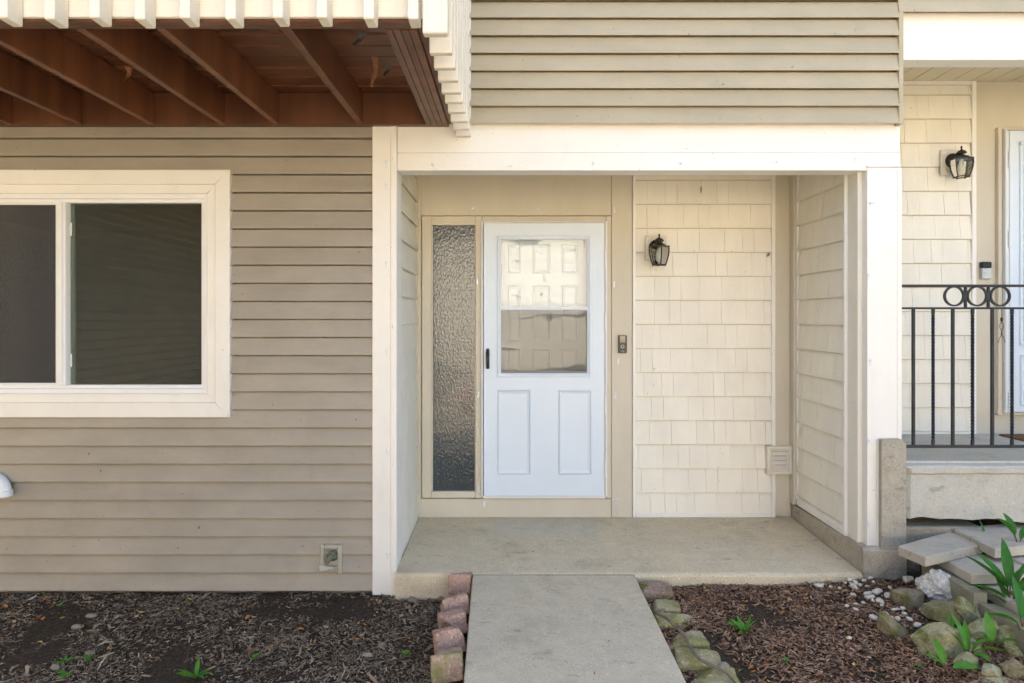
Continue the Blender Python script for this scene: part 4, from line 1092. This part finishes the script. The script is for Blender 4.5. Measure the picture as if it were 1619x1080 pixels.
RK = [((1440, 893), (38, 36), 'grey_rock', .7, 'dark grey stone leaning against the concrete corner', .3, 0),
      ((1414, 911), (36, 21), 'grey_rock', .7, 'flat grey brown stone beside the concrete corner', .0, 0),
      ((1485, 934), (64, 47), 'white_rock', .6, 'large craggy white rock below the pavers', .5, 1),
      ((1434, 945), (56, 36), 'brown_rock', .8, 'brown rounded rock with a black patch among the white pebbles', .0, 0),
      ((1495, 972), (62, 38), 'olive_rock', .8, 'olive brown rock in front of the craggy white rock', .15, 0),
      ((1529, 970), (28, 54), 'lime_rock', .5, 'narrow mossy slab of stone leaning beside the concrete edging', -.5, 0),
      ((1410, 994), (62, 30), 'olive_rock', .6, 'long greenish stone at the left end of the rock group', .58, 0),
      ((1492, 1016), (90, 54), 'pale_rock', .7, 'largest flat pale olive boulder in the middle of the rock group', .05, 0),
      ((1526, 1048), (32, 28), 'lime_rock', .9, 'small pale angular stone in front of the flat boulder', .1, 2),
      ((1556, 1002), (44, 34), 'lime_rock', .7, 'mossy limestone piece left of the blocky one', -.3, 2),
      ((1594, 1006), (52, 34), 'lime_rock', .7, 'blocky mossy limestone piece by the concrete edging', -.25, 2),
      ((1568, 1064), (34, 24), 'lime_rock', .8, 'yellowish angular stone near the lower right corner', .2, 2),
      ((1602, 1060), (34, 30), 'olive_rock', .8, 'dark mossy stone in the lower right corner', .0, 0),
      ((1603, 1030), (40, 18), 'pale_rock', .6, 'long tan stone slanting down at the right edge', .6, 0),
      ((1436, 917), (19, 13), 'pebble', .8, 'small grey white stone left of the craggy white rock', .0, 0),
      ((1572, 981), (14, 12), 'pebble', .8, 'small grey stone wedged against the concrete edging', .0, 0),
      ((1537, 958), (12, 16), 'pebble', .7, 'white chip of stone beside the narrow mossy slab', -.6, 0),
      ((1547, 970), (11, 22), 'pebble', .7, 'long white chip of stone against the concrete edging', -.5, 0),
      ((1580, 1078), (60, 16), 'pale_rock', .9, 'pale flat stone at the bottom edge in the right corner', .0, 2)]
for i, ((px, py), (wp, hp), m, dk, lb, ry, ck) in enumerate(RK):
    b0 = G(px, py + .42 * hp, .12); b0 = G(px, py + .42 * hp, hR(b0.x, b0.y)); s_ = (b0.y - CAMY) / F
    hgt = hp * s_
    c = P(px, py, b0.y + .18 * max(wp, hp) * s_ * dk)
    rock('rock', c, (wp * s_ * 1.22, max(wp, hp) * s_ * dk, hgt * 1.25), M[m], 100 + i, lb, 'rock', 'rocks by the pavers', (R.uniform(-.15, .15), ry, R.uniform(-.25, .25)), 5, .35 if ck == 2 else .0, .24 if ck == 1 else .06, 9 if ck == 1 else 14, .16 if ck == 1 else .04)
# white pebbles: one object each
PEB = [(1299, 925), (1302, 918), (1316, 916), (1313, 928), (1327, 930), (1326, 911), (1336, 921), (1331, 914), (1345, 922), (1345, 916), (1352, 922), (1351, 929), (1363, 911), (1359, 925), (1366, 918), (1376, 914), (1381, 920), (1349, 941), (1354, 956), (1353, 964), (1365, 953), (1371, 939), (1375, 937), (1379, 944), (1380, 949), (1390, 948), (1391, 951), (1394, 957), (1339, 958), (1408, 930), (1413, 964), (1419, 963), (1427, 962), (1431, 971), (1400, 971), (1409, 977), (1419, 978), (1438, 979), (1381, 977), (1462, 964), (1467, 958), (1450, 988), (1342, 1009), (1294, 926), (1390, 934), (1385, 936), (1310, 915), (1371, 927), (1404, 942), (1463, 970), (1372, 945)]
pebm = []
for k in range(5):
    bm = bmesh.new(); bmesh.ops.create_icosphere(bm, subdivisions=2, radius=.5)
    for v in bm.verts: v.co *= 1 + mnoise.noise(v.co * 2.5 + Vector((k * 7, 0, 0))) * .35
    me = bpy.data.meshes.new('pebble'); bm.to_mesh(me); bm.free(); me.materials.append(M['pebble'])
    for p in me.polygons: p.use_smooth = True
    pebm.append(me)
bufm = []
for me in pebm:
    m2 = me.copy(); m2.materials.clear(); m2.materials.append(M['buff']); bufm.append(m2)
for i, (px, py) in enumerate(PEB):
    c = G(px, py, .10); c.z = hR(c.x, c.y) + .010
    c = G(px, py, c.z)
    o = bpy.data.objects.new('pebble', pebm[i % 5]); COL.objects.link(o); o.location = c
    s_ = R.choice([.022, .028, .035, .045, .03]); o.scale = (s_ * R.uniform(.9, 1.4), s_ * R.uniform(.7, 1), s_ * R.uniform(.55, .8)); o.rotation_euler = (R.uniform(-.4, .4), R.uniform(-.4, .4), R.uniform(0, 6))
    tag(o, 'small white pebble on the brown mulch near the concrete corner', 'pebble', 'white pebbles on the mulch')
for i, (px, py, s_) in enumerate([(652, 950, .05), (122, 991, .055), (87, 1056, .05), (142, 1034, .05), (508, 933, .05), (536, 938, .028), (581, 1035, .055), (604, 1017, .035), (515, 990, .03), (145, 972, .055), (1144, 1053, .06)]):
    if i == 10: c = G(px, py, .08)
    else: c = G(px, py, hL(0, 0) + .012); c.z = hL(c.x, c.y) + .012
    o = bpy.data.objects.new('stone', bufm[i % 5]); COL.objects.link(o); o.location = c; o.scale = (s_ * 1.2, s_ * .8, s_ * .55); o.rotation_euler = (0, 0, R.uniform(-.6, .6))
    lab = ['tan stone on mulch below the left corner post', 'pale stone on mulch near the left edge, middle one', 'yellowish stone at lower left in the mulch', 'round buff stone beside the weed at lower left', 'buff stone touching the siding left of the faucet', 'tiny buff stone under the faucet box', 'grey stone in mulch halfway to the edging blocks', 'small whitish stone left of the edging blocks', 'small grey white stone in the mulch below the faucet', 'flat grey stone in the mulch left of centre', 'flat white stone beside the end of the crooked stick'][i]
    tag(o, lab, 'stone')

# ------------------------------------------------------------------ pavers and concrete edging
def paver(quad, z, th, label, tilt=(0, 0, 0, 0)):
    c = sum((G(a, b, z) for a, b in quad), Vector()) / 4
    q = [G(a, b, z) + Vector((0, 0, t)) for (a, b), t in zip(quad, tilt)]
    mb = MB(); bevel_slab(mb, q, th, .005)
    o = mb.build('paver', M['paver'], None, c - Vector((0, 0, th))); tag(o, label, 'paver', 'loose grey pavers below the raised porch'); return o
paver([(1420.5, 863), (1463, 881), (1554, 860), (1502, 840)], .388, .052, 'grey paver tilted against the concrete pier', (0, 0, .0, 0))
paver([(1480, 877), (1536, 908), (1668, 905), (1573, 876)], .332, .052, 'large square grey paver overhanging the concrete edging')
paver([(1574, 871), (1640, 900), (1712, 890), (1628, 860)], .348, .05, 'grey paver at the right edge behind the large square one')
paver([(1508.5, 836), (1573, 868), (1690, 856), (1640, 822)], .412, .05, 'grey paver lying against the raised porch slab')
ed = MB(); bevel_slab(ed, [Vector((2.515, -.50, .265)), Vector((2.495, -.95, .26)), Vector((2.95, -.95, .26)), Vector((2.95, -.50, .265))][::1], .06, .005)
tag(ed.build('paver', M['paver'], None, (2.6, -.9, .25)), 'low tan paver behind the leafy lily plants', 'paver', 'loose grey pavers below the raised porch')
def kerb(x0, x1, ya, yb, z0, z1, label, seed):
    bm = bmesh.new(); bmesh.ops.create_cube(bm, size=1); bmesh.ops.subdivide_edges(bm, edges=bm.edges, cuts=6, use_grid_fill=True)
    for v in bm.verts:
        p = Vector((x0 + (v.co.x + .5) * (x1 - x0), ya + (v.co.y + .5) * (yb - ya), z0 + (v.co.z + .5) * (z1 - z0)))
        p += Vector([mnoise.noise(p * 11 + Vector((seed, i * 5, 0))) * .007 for i in range(3)]); v.co = p
    me = bpy.data.meshes.new('edging'); bm.to_mesh(me); bm.free()
    tag(link('concrete_edging', me, M['edging'], None, ((x0 + x1) / 2, (ya + yb) / 2, z0)), label, 'edging', 'old concrete edging below the pavers')
kerb(2.375, 2.445, -.655, -.22, .02, .272, 'concrete edging piece under the overhanging square paver', 1)
kerb(2.400, 2.482, -1.42, -.662, .0, .226, 'lower concrete edging piece in front of the lily leaves', 2)
fl = MB(); fl.box(2.45, 4.6, -1.5, -.036, -.05, .20)
tag(fl.build('packed_soil', M['soil']), 'packed soil under the loose pavers', kind='structure')

# ------------------------------------------------------------------ plants
def leaf_mesh(mb, base, az, el, ln, wd, bend=.5, fold=.25, n=8, twist=0):
    """lance-shaped leaf"""
    d = Vector((math.cos(az), math.sin(az), 0)); s_ = Vector((-math.sin(az), math.cos(az), 0)); p = Vector(base); v = []
    e = el
    for i in range(n + 1):
        t = i / n
        w_ = wd * (math.sin(math.pi * min(1, t * .93 + .07)) ** .8) * (1 - .15 * t) / 2 + .0006
        up = Vector((0, 0, 1)) * math.cos(e) - d * math.sin(e)
        ss = s_ * math.cos(twist) + up * math.sin(twist); uu = up * math.cos(twist) - s_ * math.sin(twist)
        v += [p + ss * w_ + uu * w_ * fold, p, p - ss * w_ + uu * w_ * fold]
        p = p + (d * math.cos(e) + Vector((0, 0, 1)) * math.sin(e)) * ln / n
        e -= bend / n
    mb.add(v, [(i * 3 + k, i * 3 + k + 1, (i + 1) * 3 + k + 1, (i + 1) * 3 + k) for i in range(n) for k in range(2)])
def build_leaf(mb, parent, m):
    me = bpy.data.meshes.new('leaf'); me.from_pydata(mb.v, [], mb.f); return link('leaf', me, M[m], parent, smooth=True)
def lily(base, leaves, label, m='leaf_dark', stems=True):
    root = empty('lily_plant', base); tag(root, label, 'plant', 'lily plants among the stones')
    b = Vector(base)
    for (az, el, ln, wd, bd, st_) in leaves:
        top = b + Vector((math.cos(az) * .02, math.sin(az) * .02, st_))
        if st_ > .01:
            s1 = MB(); s1.tube([b + Vector((R.uniform(-.008, .008), R.uniform(-.008, .008), -.01)), top], [.0035, .003], 6); s1.build('stem', M['stem'], root)
        mb = MB(); leaf_mesh(mb, top, az, el, ln * R.uniform(.85, 1.05), wd * .8, bd + R.uniform(.0, .35), .5, 9, R.uniform(-.7, .7)); build_leaf(mb, root, m)
lily(G(1561, 868, .32), [(1.6, 1.35, .16, .05, .1, .02), (-.15, .35, .16, .062, .55, .03), (2.6, 1.3, .09, .025, .1, .01)], 'chewed leafy plant growing between the pavers')
lily(G(1610, 866, .38), [(1.9, 1.25, .13, .05, .3, .07), (2.8, 1.1, .13, .05, .4, .07), (.3, 1.0, .13, .05, .4, .05)], 'leafy plant at the right edge behind the large paver')
c = G(1600, 962, .21)
lily(c, [(2.5, .75, .24, .07, .3, .10), (2.75, .6, .20, .055, .5, .04), (2.2, .95, .21, .06, .3, .10), (1.3, 1.3, .23, .065, .2, .11), (.4, 1.0, .22, .085, .6, .09), (-.6, 1.0, .21, .085, .7, .09), (-1.2, 1.1, .20, .09, .7, .08), (-.2, 1.2, .22, .08, .5, .12), (-1.8, .9, .17, .07, .8, .07), (3.1, .85, .12, .04, .4, .01), (1.9, 1.2, .13, .04, .3, .02)], 'dense clump of broad dark lily leaves behind the concrete edging')
lily(G(1616, 1000, .20), [(2.9, .5, .17, .05, .7, .04), (1.2, 1.2, .2, .06, .3, .06), (.2, .9, .18, .06, .5, .06)], 'lily leaves hanging over the concrete edging at the right edge')
lily(G(1533, 1036, .13), [(1.9, 1.3, .15, .05, .2, .02), (2.8, 1.2, .11, .035, .3, .01), (1.2, 1.25, .13, .04, .2, .02), (.2, .7, .12, .05, .6, .02), (-.3, .4, .12, .045, .5, .02), (-1.4, .6, .09, .05, .8, .01)], 'bright green lily clump between the flat boulder and limestone', 'leaf')
lily(G(1512, 1024, .13), [(1.6, 1.45, .135, .032, .1, .01)], 'single upright lily leaf in front of the flat boulder', 'leaf')
lily(G(1500, 1062, .10), [(2.0, 1.25, .12, .05, .2, .03), (2.9, .8, .09, .048, .5, .02), (-.1, .35, .13, .045, .6, .02)], 'three leaved bright green seedling in front of the flat boulder', 'leaf')
lily(G(1571, 1030, .13), [(1.5, 1.45, .15, .062, .15, .035), (-.1, .5, .10, .042, .7, .04), (2.9, 1.0, .07, .03, .3, .03)], 'lily with one broad upright leaf before the limestone', 'leaf')
def weed(px, py, z, n, ln, label, seed, wd=.3, flat=.5):
    r = random.Random(seed); b = G(px, py, z); root = empty('weed', b); tag(root, label, 'weed', 'small green weeds in the mulch')
    for i in range(n):
        mb = MB(); leaf_mesh(mb, b, i * 6.283 / n + r.uniform(-.4, .4), r.uniform(flat * .6, flat * 1.6), ln * r.uniform(.6, 1.1), ln * wd, r.uniform(.3, 1.0), .2, 6, r.uniform(-.4, .4)); build_leaf(mb, root, 'leaf')
weed(1178, 1000, .08, 8, .095, 'bright green rosette weed in the right mulch bed', 1, .26, .75)
weed(1243, 1046, .07, 6, .03, 'tiny green sprout in the right mulch bed', 2, .45)
weed(1451, 1056, .08, 6, .035, 'pale green sprout in front of the stones', 3, .2, .8)
weed(95, 958, .01, 4, .035, 'small bright green seedling near the siding at far left', 4, .6)
weed(103, 1046, .01, 7, .055, 'feathery green weed at lower left', 5, .22)
weed(140, 1042, .01, 4, .035, 'small weed with two leaves near the round buff stone', 6, .45)
weed(310, 1072, .01, 9, .095, 'largest green weed at the bottom of the left bed', 7, .22, .7)
weed(405, 1039, .01, 4, .035, 'small dark leaved seedling right of the largest weed', 8, .6)
weed(643, 1033, .01, 4, .04, 'dark round leaved seedling beside the edging blocks', 9, .8, .3)
weed(100, 1068, .01, 5, .04, 'low mossy green weed at the bottom left', 10, .5, .3)
# dead leaf
mb = MB(); leaf_mesh(mb, G(1530, 950, .17), -.6, .2, .14, .08, .8, .4, 8); tag(build_leaf(mb, None, 'dead_leaf'), 'curled brown dead leaf beside the concrete edging', 'leaf')

rock('mud_nest', P(1108.5, 300, YB - .022), (.009, .006, .05), M['brown_rock'], 301, 'narrow mud streak with a small nest high on the shingle wall', 'nest', None, (0, 0, 0), 3)
rock('insect_husk', P(1215, 403, YB - .024), (.018, .014, .035), M['grey_rock'], 302, 'small brown insect husk at the right edge of the shingle wall', 'insect', None, (0, .3, 0), 3)
# ------------------------------------------------------------------ across the court: what the panes reflect
op = empty('opposite_house', (2, -20, -.4)); tag(op, 'pale sided house with a panelled garage door across the court', 'house')
oy = -20.0; OC = mat('pale_siding', (.72, .69, .63), .6, .04, 2)
ow = MB(); ow.box(-9, .35, oy - 6, oy, -.5, 5.4); ow.box(3.9, 11, oy - 6, oy, -.5, 5.4); ow.box(.35, 3.9, oy - 6, oy, 1.85, 5.4); ow.box(.35, 3.9, oy - 6, oy - .12, -.5, 1.85)
opw = ow.build('house_wall', OC, op)
z = -.3
while z < 5.3:
    for (a, b) in (((-9, .25), (4.0, 11)) if z < 1.9 else ((-9, 11),)):
        m_ = MB(); m_.prism([(oy, z), (oy + .022, z), (oy + .004, z + .158), (oy, z + .158)], a, b, 'x'); m_.build('siding_board', OC, opw)
    z += .155
GD = mat('garage_paint', (.70, .66, .58), .5, .04, 3)
gd = MB(); gd.box(.36, 3.89, oy - .10, oy - .06, -.42, 1.84); gdo = gd.build('garage_door', GD, op)
for i in range(8):
    for j in range(4):
        x0 = .42 + i * .432; z0 = -.36 + j * .545
        m_ = MB(); m_.bbox(x0, x0 + .36, oy - .062, oy - .035, z0, z0 + .44, .022); m_.build('garage_panel', GD, gdo)
rf = MB(); rf.prism([(oy + .5, 5.3), (oy - 3, 7.2), (oy - 6.6, 5.3), (oy - 6.6, 5.45), (oy - 3, 7.4), (oy + .5, 5.45)], -9.4, 11.4, 'x'); rf.build('roof', M['roof'], op)
wg = empty('side_house', (-8, -5, 0)); tag(wg, 'brown sided house wing standing left of the court', 'house')
wm = MB(); wm.box(-11, -5.4, -10, -3.2, -.4, 3.9); wm.box(-11, -3.9, -16, -10, -.4, 3.9); ww = wm.build('house_wall', M['siding'], wg)
z = -.25
while z < 3.8:
    for (xa, ya, yb) in ((-5.4, -9.98, -3.2), (-3.9, -16, -10)):
        m_ = MB(); m_.prism([(xa, z + .012), (xa + .034, z), (xa + .003, z + .094), (xa, z + .094)], ya, yb, 'y'); m_.build('siding_board', M['siding'], ww)
    z += .12
wr = MB(); wr.prism([(-3.5, 3.85), (-8, 5.2), (-11.4, 3.85), (-11.4, 4.0), (-8, 5.4), (-3.5, 4.0)], -16.3, -2.9, 'y'); wr.build('roof', M['roof'], wg)
def bush(base, n, rx, rz, label, seed):
    r = np.random.default_rng(seed); b = Vector(base); root = empty('shrub', b); tag(root, label, 'shrub')
    v, f = [], []
    for i in range(n):
        d = r.normal(0, 1, 3); d /= np.linalg.norm(d); k = r.uniform(.45, 1) ** .5
        c = Vector((b.x + d[0] * rx * k, b.y + d[1] * rx * k, b.z + rz * 1.05 + d[2] * rz * k)); a = Vector(r.normal(0, 1, 3)).normalized(); q = a.orthogonal().normalized(); s_ = r.uniform(.04, .09)
        o = len(v); v += [c - a * s_, c + q * s_ * .5, c + a * s_, c - q * s_ * .5]; f.append((o, o + 1, o + 2, o + 3))
    me = bpy.data.meshes.new('foliage'); me.from_pydata([tuple(p) for p in v], [], f); link('foliage', me, M['leaf'], root)
    t_ = MB(); t_.tube([b - Vector((0, 0, .05)), b + Vector((0, 0, rz))], [.04, .02], 8); t_.build('stem', M['stem'], root)
bush((3.6, -18.6, -.38), 1500, .55, .9, 'green shrub beside the garage door across the court', 2)
fp = empty('flower_pot', (-1.0, -8.6, -.36)); tag(fp, 'clay pot of pink flowers standing in the court', 'flower pot')
m_ = MB(); m_.lathe([(.10, 0), (.15, .24), (.17, .25), (.17, .29), (.14, .29)], (-1.0, -8.6, ground_h(-1, -8.6) + .014), 20); m_.build('pot', mat('terracotta', (.45, .25, .14), .8), fp, smooth=True)
m_ = MB(); r = random.Random(3)
for i in range(60):
    c = Vector((-1.0 + r.gauss(0, .1), -8.6 + r.gauss(0, .08), ground_h(-1, -8.6) + .40 + r.gauss(0, .06))); m_.lathe([(.001, -.012), (.03, .0), (.02, .012), (.001, .014)], c, 6)
m_.build('blossoms', mat('pink_petal', (.75, .06, .22), .5), fp)
